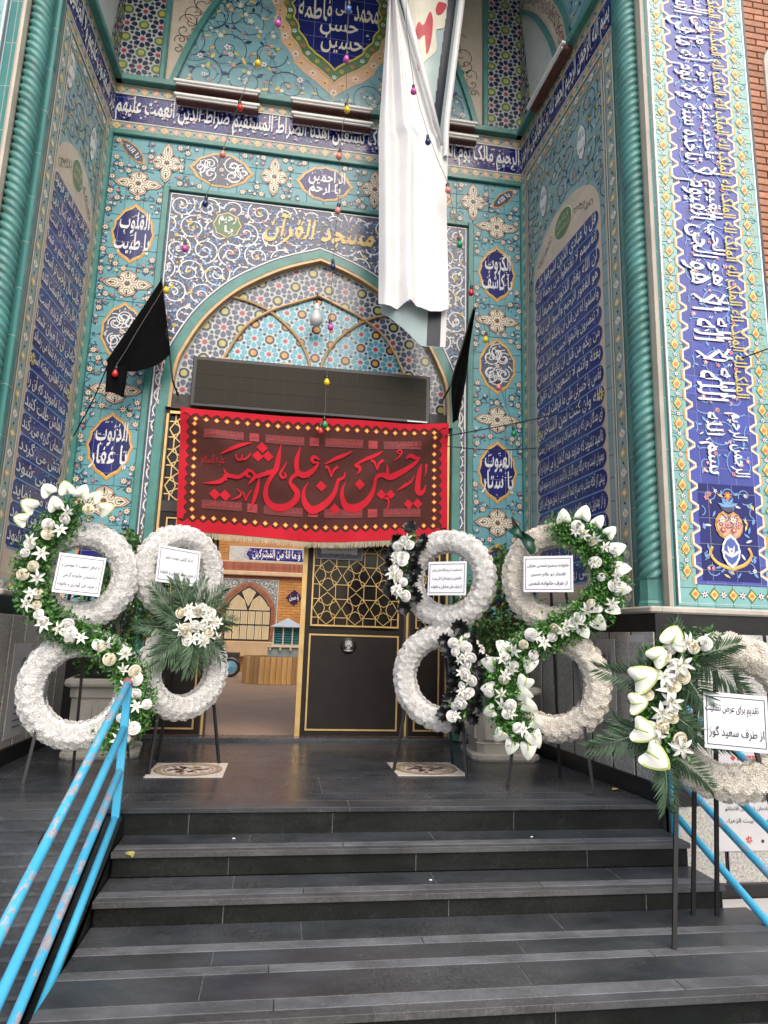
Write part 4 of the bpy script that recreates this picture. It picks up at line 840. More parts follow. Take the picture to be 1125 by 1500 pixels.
# ================================================================ courtyard beyond the door
m_ybr = mat('yellow_brick', (.42, .19, .05), .8, .15, 12, .3, 60, rand=.2); m_rbr = mat('red_brick', (.3, .09, .05), .8, .2, 12, .3, 60, rand=.2)
cy = thing('courtyard_building', 'yellow brick building with arched window across the courtyard, seen through the door', 'building', (0, 12.5, 0))
mat('brown_brick_mortar', (.28, .17, .1), .9, .15)  # brown mortar colour behind and between the courtyard bricks
def brickwork(name):
    m, t, b, N, L = nodes(name); tc = N('ShaderNodeTexCoord'); sx = N('ShaderNodeSeparateXYZ'); L(tc.outputs['Object'], sx.inputs[0]); cb = N('ShaderNodeCombineXYZ'); L(sx.outputs[0], cb.inputs[0]); L(sx.outputs[2], cb.inputs[1]); bt = N('ShaderNodeTexBrick'); L(cb.outputs[0], bt.inputs['Vector']); bt.inputs['Scale'].default_value = 1; bt.inputs['Brick Width'].default_value = .262; bt.inputs['Row Height'].default_value = .076; bt.inputs['Mortar Size'].default_value = .006
    bt.inputs['Color1'].default_value = (.42, .19, .05, 1); bt.inputs['Color2'].default_value = (.34, .14, .04, 1); bt.inputs['Mortar'].default_value = (.28, .17, .1, 1); L(bt.outputs[0], b.inputs['Base Color']); b.inputs['Roughness'].default_value = .85; return m
mb = MB(); mb.box(-9, 9, .0, .4, 0, 6.5, brickwork('far_brickwork')); wl = mb.build('wall', cy)
bm2 = brickmesh(.25, .064, .012, m_ybr)
def bricks(x0, x1, z0, z1, me, parent, skip=None):
    j = 0; z = z0+.036
    while z < z1:
        x = x0-(.13 if j % 2 else 0)
        while x < x1-.02:
            a, b = max(x, x0), min(x+.25, x1)
            if b-a > .04 and not (skip and skip((a+b)/2, z)): ob('brick', me, parent, ((a+b)/2, 0, z), scl=((b-a)/.25, 1, 1))
            x += .262
        z += .076; j += 1
DI = (.35, 2.1)
bricks(-.1, .95, .86, 2.66, bm2, wl, lambda x, z: abs(x-DI[0])+abs(z-DI[1]) < .24); bricks(-2.5, -1.78, .4, 2.66, bm2, wl); bricks(-2.2, -1.6, 3.08, 3.8, bm2, wl)
bs = MB(); bs.bbox(-.028, .028, -.03, 0, -.115, .115, m_rbr, .004); bsm = bs.mesh('brick')
for i in range(50): ob('brick', bsm, wl, (-2.2+.066*i, -.05, 2.93))
bs = MB(); bs.bbox(-.025, .025, -.02, 0, -.03, .03, m_rbr, .003); bsm2 = bs.mesh('brick')
for i in range(52): ob('brick', bsm2, wl, (-2.2+.062*i, -.02, 2.63))
mb = MB(); mb.box(-2.6, 2.6, -.05, -.001, 2.815, 3.05, mat('brown_brick_mortar', (.28, .17, .1))); mb.bbox(-2.6, 2.6, -.14, -.001, 2.68, 2.81, mat('cream_cornice', (.5, .34, .2), .6, .15), .02); mb.bbox(-2.6, 2.6, -.07, -.001, 3.05, 3.09, mat('cream_cornice', (.5, .34, .2)), .01); mb.build('cornice', cy)
mb = MB(); mb.box(-1.56, 2.5, -.03, -.001, 3.1, 3.52, m_led); mb.p2([(-1.52, 3.31), (-1.4, 3.48), (-1.05, 3.48), (-1.05, 3.14), (-1.4, 3.14)], -.033, mat('pale_fret', (.45, .45, .42), .4, .5, 40)); mb.p2([(-1.08, 3.31), (-.98, 3.48), (2.4, 3.48), (2.4, 3.14), (-.98, 3.14)], -.036, m_navy); calli(mb, 'حنیفا و ما انا من المشرکین', -.02, 3.31, 1.75, .3, -.045, m_white)
scrolls(mb, -1.0, 2.3, 3.14, 3.48, .2, lambda p: 3.15 < p[1] < 3.47, -.039, m_mbl, .008, [m_mbl], .04, [(m_pink, m_red)], 1.3, .02, 3); mb.build('inscription_frieze', cy)
WC = (-.93, .64)
aw = cr([(0, 2.37), (.22, 2.25), (.44, 2.05), (.58, 1.85), (.64, 1.68), (.64, .86)], 4); awf = lambda k, dz=0: [(WC[0]-x-(k if x > .01 else 0), z+(k if x <= .58 else 0)+dz) for x, z in reversed(aw)]+[(WC[0]+x+(k if x > .01 else 0), z+(k if x <= .58 else 0)+dz) for x, z in aw[1:]]
mb = MB(); mb.box(-1.75, -.1, -.012, -.001, .86, 2.6, mat('slate_mosaic', (.2, .2, .19), .5, .7, 45)); mb.ribbon([(-1.73, .86), (-1.73, 2.58), (-.12, 2.58), (-.12, .86)], .03, -.0135, m_led); scrolls(mb, -1.7, -.14, 1.9, 2.56, .22, lambda p: not inside(p, awf(.14)) and 1.9 < p[1] < 2.56 and -1.7 < p[0] < -.14, -.0145, m_white, .008, [m_white], .04, [(m_white, m_yel)], 1.4, .02, 5); mb.build('mosaic_surround', cy)
mb = MB(); mb.p2(awf(.13), -.016, mat('brown_brick_mortar', (.28, .17, .1))); vo = mb.build('arch_ring', cy)
VP = awf(.065); bv = MB(); bv.bbox(-.055, .055, -.035, -.016, -.021, .021, m_rbr, .004); bvm = bv.mesh('brick'); acc = 0
for i in range(len(VP)-1):
    a, b = VP[i], VP[i+1]; L_ = math.hypot(b[0]-a[0], b[1]-a[1]); n = max(1, round(L_/.05))
    for k in range(n): t = (k+.5)/n; ob('brick', bvm, vo, (a[0]+(b[0]-a[0])*t, 0, a[1]+(b[1]-a[1])*t), (0, -math.atan2(b[1]-a[1], b[0]-a[0])+PI/2, 0))
win = MB(); win.p2(awf(0), -.0365, mat('window_dark', (.03, .022, .018), .3, .1)); wn = win.build('arched_window', cy)
m_cur = mat('drawn_curtain', (.46, .36, .2), .8, .3, 4, stretch=(18, 1, .6)); m_fr = mat('cream_frame', (.62, .52, .36), .5, .1)
def pane(P, name='pane'):
    mb = MB(); mb.p2(P, -.041, m_cur); o = mb.build(name, wn); mb2 = MB(); mb2.ribbon(P, .016, -.046, m_fr, True); mb2.build('pane_frame', wn)
ai = awf(-.035)
up_ = [p for p in ai if p[1] > 1.7]
lh = [(WC[0]-.6, 1.72)]+[p for p in up_ if p[0] < WC[0]-.3]+[(WC[0]-.12, 1.98), (WC[0]-.03, 1.72)]
pane(lh); pane([(2*WC[0]-x, z) for x, z in lh]); pane([p for p in up_ if abs(p[0]-WC[0]) < .24]+[(WC[0]+.08, 1.99), (WC[0], 1.82), (WC[0]-.08, 1.99)])
for i in range(6):
    xa = WC[0]-.61+.206*i; 
    for z0, z1 in ((.9, 1.27), (1.32, 1.67)): pane([(xa+.02, z0), (xa+.186, z0), (xa+.186, z1), (xa+.02, z1)])
mb = MB(); mb.bbox(-1.8, -.05, -.3, -.001, .42, .84, mat('sill_stone', (.42, .28, .15), .6, .15, 5), .02); mb.build('window_sill', cy)
mb = MB(); dm = [(0, .24), (.05, .17), (.1, .17), (.1, .1), (.17, .1), (.17, .05), (.24, 0)]; D_ = [(DI[0]+a, DI[1]+b) for a, b in dm]+[(DI[0]+b, DI[1]-a) for a, b in dm[1:]]+[(DI[0]-a, DI[1]-b) for a, b in dm[1:]]+[(DI[0]-b, DI[1]+a) for a, b in dm[1:-1]]
mb.prism(D_, -.03, -.001, mat('dark_purple_glaze', (.04, .02, .06), .2, .2)); text(mb, 'یا حسین', *DI, .26, .2, -.034, m_white, .015); mb.build('diamond_tile', cy)
# plank drum with the louvred kiosk on it
dr = thing('plank_drum', 'round drum of upright wooden planks standing in the courtyard', 'drum', (-.1, 8.3, 0))
m_pl = mat('pine_plank', (.5, .27, .09), .55, .35, 3, .1, 30, rand=.3, stretch=(14, 14, .8)); n = 34; w_ = 2*.645*math.tan(PI/n); pm = MB(); pm.bbox(-w_/2+.002, w_/2-.002, -.02, 0, 0, .57, m_pl, .004); pme = pm.mesh('plank')
for i in range(n): a = 2*PI*i/n; ob('plank', pme, dr, (.645*sin(a), -.645*cos(a), 0), (0, 0, a))
mb = MB(); mb.lathe([(.62, .0), (.62, .555), (.3, .56)], m_wood, 34); mb.build('drum_core', dr)
mb = MB(); mb.bbox(-.33, .43, -.3, .3, .56, .76, mat('grey_trough', (.3, .33, .3), .5, .2), .01); kk = mb.build('water_kiosk'); kk.location = (.09, 8.3, .0); kk.location.z = .0
tag(kk, 'small kiosk with turquoise louvres and pale pyramid roof on the plank drum', 'kiosk')
mb = MB(); mb.bbox(-.36, .46, -.34, .34, .762, .8, mat('cream_frame', (.62, .52, .36)), .008)
for i in range(4): mb.box(-.3+.22*i, -.26+.22*i, -.36, -.3, .7, .762, m_fr)
mb.build('shelf', kk); mb = MB(); x0, x1 = -.24, .38
for x in (x0, -.03, .17, x1-.03): mb.box(x, x+.03, -.26, -.22, .8, 1.21, m_fr)
mb.box(x0, x1, -.262, .2, .8, .83, m_fr); mb.box(x0+.01, x1-.01, -.2, .2, .83, 1.2, m_dkb); mb.build('frame', kk)
m_lv = mat('turquoise_louvre', (.03, .16, .17), .4, .2)
for a, b in ((x0+.03, -.03), (0, .17), (.2, x1-.03)):
    for k in range(7): mb = MB(); mb.raw([(a, -.25, .84+.052*k), (b, -.25, .84+.052*k), (b, -.215, .88+.052*k), (a, -.215, .88+.052*k), (a, -.245, .83+.052*k), (b, -.245, .83+.052*k)], [(0, 1, 2, 3), (0, 4, 5, 1)], m_lv); mb.build('slat', kk)
mb = MB(); c = ((x0+x1)/2, 0); mb.raw([(x0-.07, -.34, 1.21), (x1+.07, -.34, 1.21), (x1+.07, .3, 1.21), (x0-.07, .3, 1.21), (c[0], -.02, 1.41)], [(0, 1, 4), (1, 2, 4), (2, 3, 4), (3, 0, 4), (3, 2, 1, 0)], mat('zinc_roof', (.5, .54, .56), .4, .1, metal=.2)); mb.build('roof', kk)
# hand cart by the far wall
ct = thing('hand_cart', 'dark hand cart with blue hubbed wheel behind the plank drum', 'cart', (-1.15, 10.2, 0))
mb = MB(); mb.bbox(-.7, .2, -.3, .3, .42, .58, m_wood, .01); mb.build('bed', ct)
for xw in (.02, -.55):
    mb = MB(); ring_ = [(.2*cos(2*PI*i/20)+xw, -.34, .24+.2*sin(2*PI*i/20)) for i in range(21)]; mb.tube(ring_, .04, m_blk, 8); wh = mb.build('wheel', ct)
    mb = MB(); mb.raw([(xw+.15*cos(2*PI*i/16), -.35, .24+.15*sin(2*PI*i/16)) for i in range(16)]+[(xw, -.39, .24)], [(i, (i+1) % 16, 16) for i in range(16)], mat('hub_blue', (.1, .3, .4), .4, .2)); mb.build('hub', wh)
# ================================================================ railings
def paint(name, wear, col=(.055, .4, .62)):
    m, t, b, N, L = nodes(name); g = N('ShaderNodeNewGeometry').outputs['Position']; mp = N('ShaderNodeMapping'); mp.inputs['Scale'].default_value = (3, 1, 1); L(g, mp.inputs[0])
    n1 = noise(t, mp.outputs[0], 9, 8, .7); n2 = noise(t, g, 34, 6, .7); n3 = noise(t, g, 2.2, 3)
    c = mix(t, ramp(t, n3, .35, .7), col, tuple(min(1, x*1.25+.02) for x in col)); w = mth(t, 'LESS_THAN', mth(t, 'SUBTRACT', n1, mth(t, 'MULTIPLY', n3, .25)), .22+wear*.24)
    c = mix(t, w, c, mix(t, ramp(t, n2, .4, .6), (.42, .44, .48), (.34, .3, .33))); w2 = mth(t, 'LESS_THAN', n2, .3+wear*.07); c = mix(t, w2, c, (.06, .035, .035))
    L(c, b.inputs['Base Color']); b.inputs['Roughness'].default_value = .38; bump(t, n2, .12, .004, b); return m
m_bl1, m_bl2 = paint('chipped_blue_paint', .5), paint('blue_gloss_paint', .0)
def railing(x, label, dx=0.):
    r_ = thing('handrail', label, 'railing', (x, -2.72, -.05), 0, 'blue handrails')
    L_ = 2.3 if x < 0 else 1.9
    for i, h in enumerate((.72, .46, .22, -.04)):
        mb = MB(); mb.tube([(dx*k, -L_*k, h+.05-L_*.436*k) for k in (0, .25, .5, .75, 1)], .0215, m_bl1 if i in (0, 2) else m_bl2, 14); mb.build('rail', r_, True)
    for k in (0, .97):
        y = -L_*k; z = -L_*.436*k; mb = MB(); mb.bbox(-.022+dx*k, .022+dx*k, y-.015, y+.015, z-.13, z+.765, m_bl2, .004); mb.build('post', r_)
        mb = MB(); mb.tube([(dx*k, y, z+.76), (dx*k, y-.03, z+.775)], .026, mat('worn_red_primer', (.3, .06, .06), .6, .5, 30), 10); mb.build('post_cap', r_)
    return r_
railing(-.875, 'chipped light blue handrail with four rails between steps and ribbed ramp'); railing(2.6, 'light blue handrail behind the single wreath at the right end of the steps', .04)
# ================================================================ flowers
m_carn = [mat('white_carnation', (.82, .815, .8), .8, .1, 60, rand=.06, sub=.15), mat('cream_carnation', (.82, .78, .7), .8, .1, 60, rand=.07, sub=.15)]
def soft(name, col, rand, tr=.4):
    m, t, b, N, L = nodes(name); t.nodes.remove(b); oi = N('ShaderNodeObjectInfo'); k = mth(t, 'MULTIPLY_ADD', oi.outputs['Random'], 2*rand, 1-rand); cc = N('ShaderNodeCombineColor'); [L(k, cc.inputs[i]) for i in range(3)]
    c = mix(t, 1., col, cc.outputs[0], 'MULTIPLY'); d = N('ShaderNodeBsdfDiffuse'); e = N('ShaderNodeBsdfTranslucent'); L(c, d.inputs[0]); L(c, e.inputs[0]); mx = N('ShaderNodeMixShader'); mx.inputs[0].default_value = tr; L(d.outputs[0], mx.inputs[1]); L(e.outputs[0], mx.inputs[2]); L(mx.outputs[0], t.nodes['Material Output'].inputs[0]); return m
m_carn = [soft('white_carnation_petal', (.9, .895, .88), .05), soft('cream_carnation_petal', (.9, .87, .81), .05)]
m_lily = mat('lily_white', (.82, .83, .76), .5, .06, 20, sub=.2); m_lgrn = mat('lily_throat', (.5, .55, .2), .5, .2, 20); m_anther = mat('anther_brown', (.2, .07, .02), .8, .2)
m_rose = [mat('white_rose', (.8, .79, .76), .6, .06, 20, sub=.2), mat('cream_rose', (.74, .68, .52), .6, .08, 20, sub=.2), mat('pale_pink_rose', (.72, .45, .42), .6, .1, 20, sub=.2)]
m_anth = mat('anthurium_white', (.8, .82, .74), .22, .06, 9); m_ang = mat('anthurium_green', (.5, .6, .2), .25, .25, 14); m_leaf = [mat('leaf_dark', (.028, .095, .022), .45, .4, 30), mat('leaf_mid', (.065, .2, .04), .45, .35, 30), mat('leaf_bright', (.12, .34, .055), .45, .35, 30)]
m_frond = mat('palm_green', (.19, .3, .19), .45, .3, 14); m_bfl = mat('black_satin', (.01, .01, .011), .35, .3, 30)
def carnation(seed, m):
    """frilled bloom: layers of small toothed petals over a low dome"""
    q = random.Random(seed); mb = MB(); nb = 10
    mb.raw([(0, -.017, 0)]+[(.03*cos(2*PI*i/nb), .0, .03*sin(2*PI*i/nb)) for i in range(nb)], [(0, 1+(i+1) % nb, 1+i) for i in range(nb)], m)
    for n, r0, r1, h0, h1, w in ((11, .014, .044, .006, .012, .026), (9, .01, .034, .012, .022, .024), (7, .005, .022, .016, .029, .02), (4, .0, .01, .02, .031, .015)):
        for i in range(n):
            a = 2*PI*(i+q.uniform(-.2, .2))/n+n; c, s_ = cos(a), sin(a); ww = w*q.uniform(.85, 1.15)/2; P = lambda r, t, h: (r*c-t*s_, -h, r*s_+t*c); e = lambda: q.uniform(-.003, .003)
            mb.raw([P(r0, 0, h0), P(r1*.86+e(), -ww, h1-.003+e()), P(r1+e(), -ww*.4, h1+e()), P(r1*.93, 0, h1+.004+e()), P(r1+e(), ww*.45, h1+e()), P(r1*.86+e(), ww, h1-.002+e())], [(0, 1, 2, 3), (0, 3, 4, 5)], m)
    return mb.mesh('carnation')
CARN = [[carnation(i*7+k, m_carn[k]) for i in range(6)] for k in (0, 1)]
def petal(mb, a, L, w, curl, m, up0=.35, nseg=5, off=0.):
    """one petal lying out from the centre; flower faces -y"""
    vs = []; c, s_ = cos(a), sin(a)
    for i in range(nseg+1):
        t = i/nseg; r = off+L*t; wd = w*(sin(PI*min(1, .12+.88*t))**.8)*(1-.25*t); h = up0*L*t-curl*L*t*t*1.2
        for e, dh in ((-1, .0), (0, -.05*L*(1-t)), (1, 0)): vs.append((r*c-e*wd/2*s_, -(h+dh*-1*0-abs(e)*-.06*L), r*s_+e*wd/2*c))
    fs = [(3*i+j, 3*i+j+1, 3*i+j+4, 3*i+j+3) for i in range(nseg) for j in (0, 1)]; mb.raw(vs, fs, m)
def lily(seed):
    q = random.Random(seed); mb = MB(); a0 = q.uniform(0, 1)
    for i in range(6): petal(mb, a0+PI*i/3+q.uniform(-.12, .12), q.uniform(.075, .092), .036 if i % 2 else .03, q.uniform(.35, .75), m_lily, .55)
    mb.raw([(.016*cos(2*PI*i/7), -.008, .016*sin(2*PI*i/7)) for i in range(7)]+[(0, .012, 0)], [(i, (i+1) % 7, 7) for i in range(7)], m_lgrn)
    for i in range(5):
        a = a0+2*PI*i/5; p = (.024*cos(a), -.045, .024*sin(a)); mb.tube([(0, 0, 0), p], .0016, m_lgrn, 3); mb.tube([(p[0]-.004, p[1], p[2]), (p[0]+.004, p[1]-.002, p[2]+.002)], .003, m_anther, 4)
    return mb.mesh('lily', True)
def rose(seed, m):
    q = random.Random(seed); mb = MB()
    for k, (r, n, h, tilt) in enumerate(((.006, 3, .04, .0), (.013, 4, .039, .002), (.021, 5, .036, .004), (.029, 5, .03, .007), (.036, 6, .02, .012))):
        for i in range(n):
            a = 2*PI*i/n+k*.6+q.uniform(-.2, .2); vs = []
            for v in range(4):
                t = v/3; rr = r*(.55+.45*sin(t*PI*.6))+tilt*t*t; hh = -.01+(h+.012)*t-(.006*k*t**3)
                for u in range(5): b = a+(u-2)*PI/n*.62; e = 1-.12*abs(u-2)*t; vs.append((rr*cos(b), -hh*e, rr*sin(b)))
            mb.raw(vs, [(v*5+u, v*5+u+1, v*5+u+6, v*5+u+5) for v in range(3) for u in range(4)], m)
    mb.raw([(.03*cos(2*PI*i/10), -.012, .03*sin(2*PI*i/10)) for i in range(10)]+[(0, -.026, 0)], [(i, (i+1) % 10, 10) for i in range(10)], m)
    return mb.mesh('rose', True)
def anthurium(seed):
    q = random.Random(seed); mb = MB(); n = 22; vs = []; rim = []
    hx = lambda t: (.056*sin(t)*(1+.12*cos(t)), .058*cos(t)-.014*cos(2*t)-.016*math.exp(-(min(t, 2*PI-t)/.4)**2)-.006*(1 if abs(t-PI) < .1 else 0))
    for k, f in ((0, 0), (1, .55), (2, .84), (3, 1.)):
        for j in range(n if k else 1):
            x, z = hx(2*PI*j/n); vs.append((x*f, -.012*(1-f)+.02*f*f*(z/.06)**2-.012*f*abs(sin(3*PI*j/n)), z*f+.0*(1-f)))
    mb.raw(vs, [(0, 1+(j+1) % n, 1+j) for j in range(n)]+[(1+j, 1+(j+1) % n, 1+n+(j+1) % n, 1+n+j) for j in range(n)], m_anth)
    mb.raw(vs[1+n:], [(j, (j+1) % n, n+(j+1) % n, n+j) for j in range(n) if j in range(5, 17) or 0], m_ang if seed % 3 else m_anth); mb.raw(vs[1+n:], [(j, (j+1) % n, n+(j+1) % n, n+j) for j in range(n) if j not in range(5, 17)], m_anth)
    mb.tube([(0, -.01, .03), (.003, -.028, .012), (.004, -.034, -.02)], [.006, .005, .003], m_ang, 6); return mb.mesh('anthurium', True)
def blackrose(seed):
    q = random.Random(seed); mb = MB()
    for k in range(3):
        for i in range(10): petal(mb, 2*PI*i/10+k*.3+q.uniform(-.1, .1), .05-.011*k, .03, q.uniform(.0, .4), m_bfl, .3+.3*k, 4)
    return mb.mesh('black_rosette', True)
LIL = [lily(i) for i in range(4)]; ROS = [[rose(i, m) for i in range(2)] for m in m_rose]; ANT = [anthurium(i) for i in range(3)]; BRO = [blackrose(i) for i in range(3)]
def frond(L, n, seed, m=None):
    q = random.Random(seed); mb = MB(); m = m or m_frond; bend = q.uniform(.1, .35)
    sp = [(L*t, -.02-.05*sin(PI*t), -bend*L*t*t) for t in (i/10 for i in range(11))]; mb.tube(sp, [.0045*(1-.07*i) for i in range(11)], m, 4)
    for i in range(n):
        t = .12+.88*i/n; k = min(9, int(t*10)); f = t*10-k; p = [sp[k][d]+(sp[k+1][d]-sp[k][d])*f for d in range(3)]; l = L*.5*(1-.55*t)*q.uniform(.85, 1.1); 
        for e in (-1, 1):
            a = e*(.95-.45*t)+q.uniform(-.08, .08); c, s_ = cos(a-bend*t), sin(a-bend*t); w = .0046; dr = q.uniform(-.05, .02); ym = -.012+q.uniform(-.015, .01)
            mb.raw([p, (p[0]+l*.45*c-w*s_, p[1]+ym, p[2]+l*.45*s_+w*c), (p[0]+l*c, p[1]+ym+.015, p[2]+l*s_+dr*l), (p[0]+l*.45*c+w*s_, p[1]+ym+.004, p[2]+l*.45*s_-w*c)], [(0, 1, 2), (0, 2, 3)], m)
    return mb.mesh('palm_leaf')
def foliage(mb, x, y, z, n, rad, q, mats, size=.03):
    for _ in range(n):
        d = Vector((q.gauss(0, 1), q.gauss(0, .55), q.gauss(0, 1))); d = d.normalized()*rad*q.uniform(.25, 1); p = Vector((x, y, z))+d; l = size*q.uniform(.6, 1.4)
        a = Vector((q.gauss(0, 1), q.gauss(0, .6)-.5, q.gauss(0, 1))).normalized(); b = a.orthogonal().normalized(); b = (b*cos(q.uniform(0, 6))+a.cross(b)*sin(q.uniform(0, 6))).normalized()
        mb.raw([p, p+a*l*.5+b*l*.24, p+a*l, p+a*l*.5-b*l*.24], [(0, 1, 2, 3)], q.choice(mats))
def ring_of(parent, cx, cz, Ro, kind, q, tr=.088, N=30):
    Rc = Ro-tr; mb = MB(); n, k = 36, 10
    vs = [(cx+(Rc+(tr-.02)*cos(2*PI*j/k))*cos(2*PI*i/n), -(tr-.02)*sin(2*PI*j/k), cz+(Rc+(tr-.02)*cos(2*PI*j/k))*sin(2*PI*i/n)) for i in range(n) for j in range(k)]
    mb.raw(vs, [(i*k+j, ((i+1) % n)*k+j, ((i+1) % n)*k+(j+1) % k, i*k+(j+1) % k) for i in range(n) for j in range(k)], m_carn[kind]); rg = mb.build('flower_ring', parent, True)
    for i in range(N):
        for j in range(5):
            ph = 2*PI*(i+.5*(j % 2)+q.uniform(-.1, .1))/N; th = R(-92+46*j+q.uniform(-4, 4)); nr = Vector((sin(th)*cos(ph), -cos(th), sin(th)*sin(ph))); rr = (tr-.02)
            p = Vector((cx+Rc*cos(ph), 0, cz+Rc*sin(ph)))+nr*rr
            o = ob('carnation', q.choice(CARN[kind]), rg, p); qt = Vector((0, -1, 0)).rotation_difference(nr) @ Quaternion((0, 1, 0), q.uniform(0, 6.28)); o.rotation_euler = qt.to_euler(); o.scale = (q.uniform(.92, 1.06),)*3
    return rg
def put(name, me, parent, x, y, z, q, s=1., tilt=.45, rz=None):
    o = ob(name, me, parent, (x, y, z)); a = q.uniform(0, 6.28) if rz is None else rz
    o.rotation_euler = (Quaternion((1, 0, 0), q.uniform(-tilt, tilt)) @ Quaternion((0, 0, 1), q.uniform(-tilt, tilt)) @ Quaternion((0, 1, 0), a)).to_euler(); o.scale = (s*q.uniform(.85, 1.15),)*3; return o
def along(path, t):
    L = [math.hypot(path[i+1][0]-path[i][0], path[i+1][1]-path[i][1]) for i in range(len(path)-1)]; d = t*sum(L)
    for i, l in enumerate(L):
        if d <= l or i == len(L)-1: f = min(1, d/l); return tuple(path[i][k]+(path[i+1][k]-path[i][k])*f for k in (0, 1))
        d -= l
def spray(parent, path, hw, q, nl, nr, rk=(0,), dens=26, rad=.07, mats=None, y0=-.12):
    path = cr(path, 5); mb = MB(); n = int(dens*len(path)/6)
    for i in range(n):
        x, z = along(path, (i+.5)/n); foliage(mb, x+q.uniform(-hw, hw)*.8, y0+.01, z+q.uniform(-hw, hw)*.5, 34, rad, q, mats or m_leaf)
    fo = mb.build('foliage', parent, kind='stuff')
    for i in range(nl): x, z = along(path, (i+.5)/nl); put('lily', q.choice(LIL), parent, x+q.uniform(-hw, hw)*.85, y0-.06-q.uniform(0, .02), z+q.uniform(-.03, .03), q, .68)
    for i in range(nr): x, z = along(path, (i+.2)/nr); put('rose', q.choice(ROS[q.choice(rk)]), parent, x+q.uniform(-hw, hw), y0-.045-q.uniform(0, .02), z+q.uniform(-.03, .03), q, q.uniform(.75, 1.0))
    return path
m_card = mat('card_white', (.74, .75, .79), .6, .03)
def card(parent, x0, x1, z0, z1, lines, tilt=0., y=-.16):
    mb = MB(); w, h = x1-x0, z1-z0; mb.bbox(-w/2, w/2, -.004, .004, -h/2, h/2, m_card, .001); o = mb.build('message_card', parent); o.location = ((x0+x1)/2, y, (z0+z1)/2); o.rotation_euler = (R(-4), R(tilt), 0)
    mb = MB(); rect(mb, -w*.46, w*.46, -h*.43, h*.43, .0035, -.0045, .0012, m_ink)
    for s, dx, dz, tw, th in lines: text(mb, s, dx*w, dz*h, tw*w, th*h, -.0062, m_ink, .012)
    mb.build('lettering', o); return o
m_leg = mat('easel_black', (.012, .012, .013), .45, .2, 12)
def wreath(label, P, t, rings, legs, kind, seed, z0=0., top=1.5):
    q = random.Random(seed); a = math.atan2(t[1], t[0]); w = thing('flower_wreath', label, 'wreath', (P[0], P[1], z0), a, 'white funeral wreaths on stands')
    for cx, cz, Ro in rings: ring_of(w, cx, cz-z0, Ro, kind, q)
    for (x, y, xt, yt, zt) in legs:
        mb = MB(); d = Vector((xt-x, yt-y, zt)).normalized(); mb.tube([(x, y, 0), (xt, yt, zt)], .014, m_leg, 4); mb.build('easel_leg', w)
    return w, q
LEG = [(-.3, -.12, -.1, .08, 1.55), (.3, -.12, .1, .08, 1.55), (0, .42, 0, .1, 1.5)]
# wreath at far left
w, q = wreath('tall double wreath with anthuriums at its top, leftmost, before the left wall', (-1.35, -1.85), (.95, .15), [(-.1, 1.41, .385), (-.02, .61, .41)], [(-.3, -.1, -.15, .1, 1.5), (.36, .05, .1, .1, 1.5), (-.05, .35, -.05, .12, 1.4)], 0, 1)
spray(w, [(-.16, 1.86), (-.34, 1.68), (-.42, 1.45), (-.38, 1.24), (-.24, 1.08), (-.05, .98), (.14, .9), (.28, .76), (.36, .56), (.33, .38), (.2, .26)], .09, q, 17, 26, (0, 0, 1), 48, .095, [m_leaf[1], m_leaf[2], m_leaf[1], m_leaf[0]])
for x, z, r in ((-.36, 1.98, -.7), (-.24, 2.0, -.3), (-.14, 1.98, .4), (-.05, 1.96, .7), (-.46, 1.86, -1.1), (-.5, 1.76, -1.3), (.02, 1.88, 1.2), (-.3, 1.88, -.4)): put('anthurium', q.choice(ANT[:1]+ANT[:2]), w, x, -.17, z, q, 1., .3, PI+r)
card(w, -.25, .06, 1.26, 1.54, [('با عرض تسلیت به مومنین و', .0, .22, .8, .14), ('ارادتمندان خانواده گرامی', .02, -.03, .72, .14), ('از طرف علی گودرزی و خانواده', .0, -.26, .84, .13)], 4)
# second from left
w, q = wreath('narrow double wreath with green palm leaves at its waist, left of the doorway', (-.69, -1.45), (.58, .42), [(-.15, 1.49, .37), (-.05, .735, .375)], [(-.3, -.08, -.1, .08, 1.5), (.33, .0, .1, .08, 1.5), (0, .4, 0, .1, 1.5)], 0, 2)
for i in range(22):
    a = R(-200+11.5*i*1.8) if i < 11 else R(200+14*i); a = PI*i/11+q.uniform(-.15, .15); o = ob('palm_leaf', frond(q.uniform(.27, .36), 22, 100+i), w, (-.12+.06*cos(a), -.11-.02*(i % 3), 1.09+.06*sin(a)), (0, -a, 0))
spray(w, [(-.24, 1.15), (-.08, 1.2), (.07, 1.13), (-.06, 1.08), (-.22, 1.04), (-.06, .97), (.08, 1.02)], .06, q, 15, 17, (0, 0, 1), 16, .08, [m_leaf[0], m_leaf[0], m_leaf[1], m_bfl], -.15)
for i in range(16): a = 2*PI*i/16; put('black_rosette', q.choice(BRO), w, -.1+.25*cos(a), -.15, 1.09+.16*sin(a), q, 1.)
card(w, -.42, -.07, 1.38, 1.66, [('به یاد گرامی دوست عزیز', 0, .2, .66, .13), ('از طرف سعید قاسمی و خانواده', 0, -.22, .84, .12)], 3)
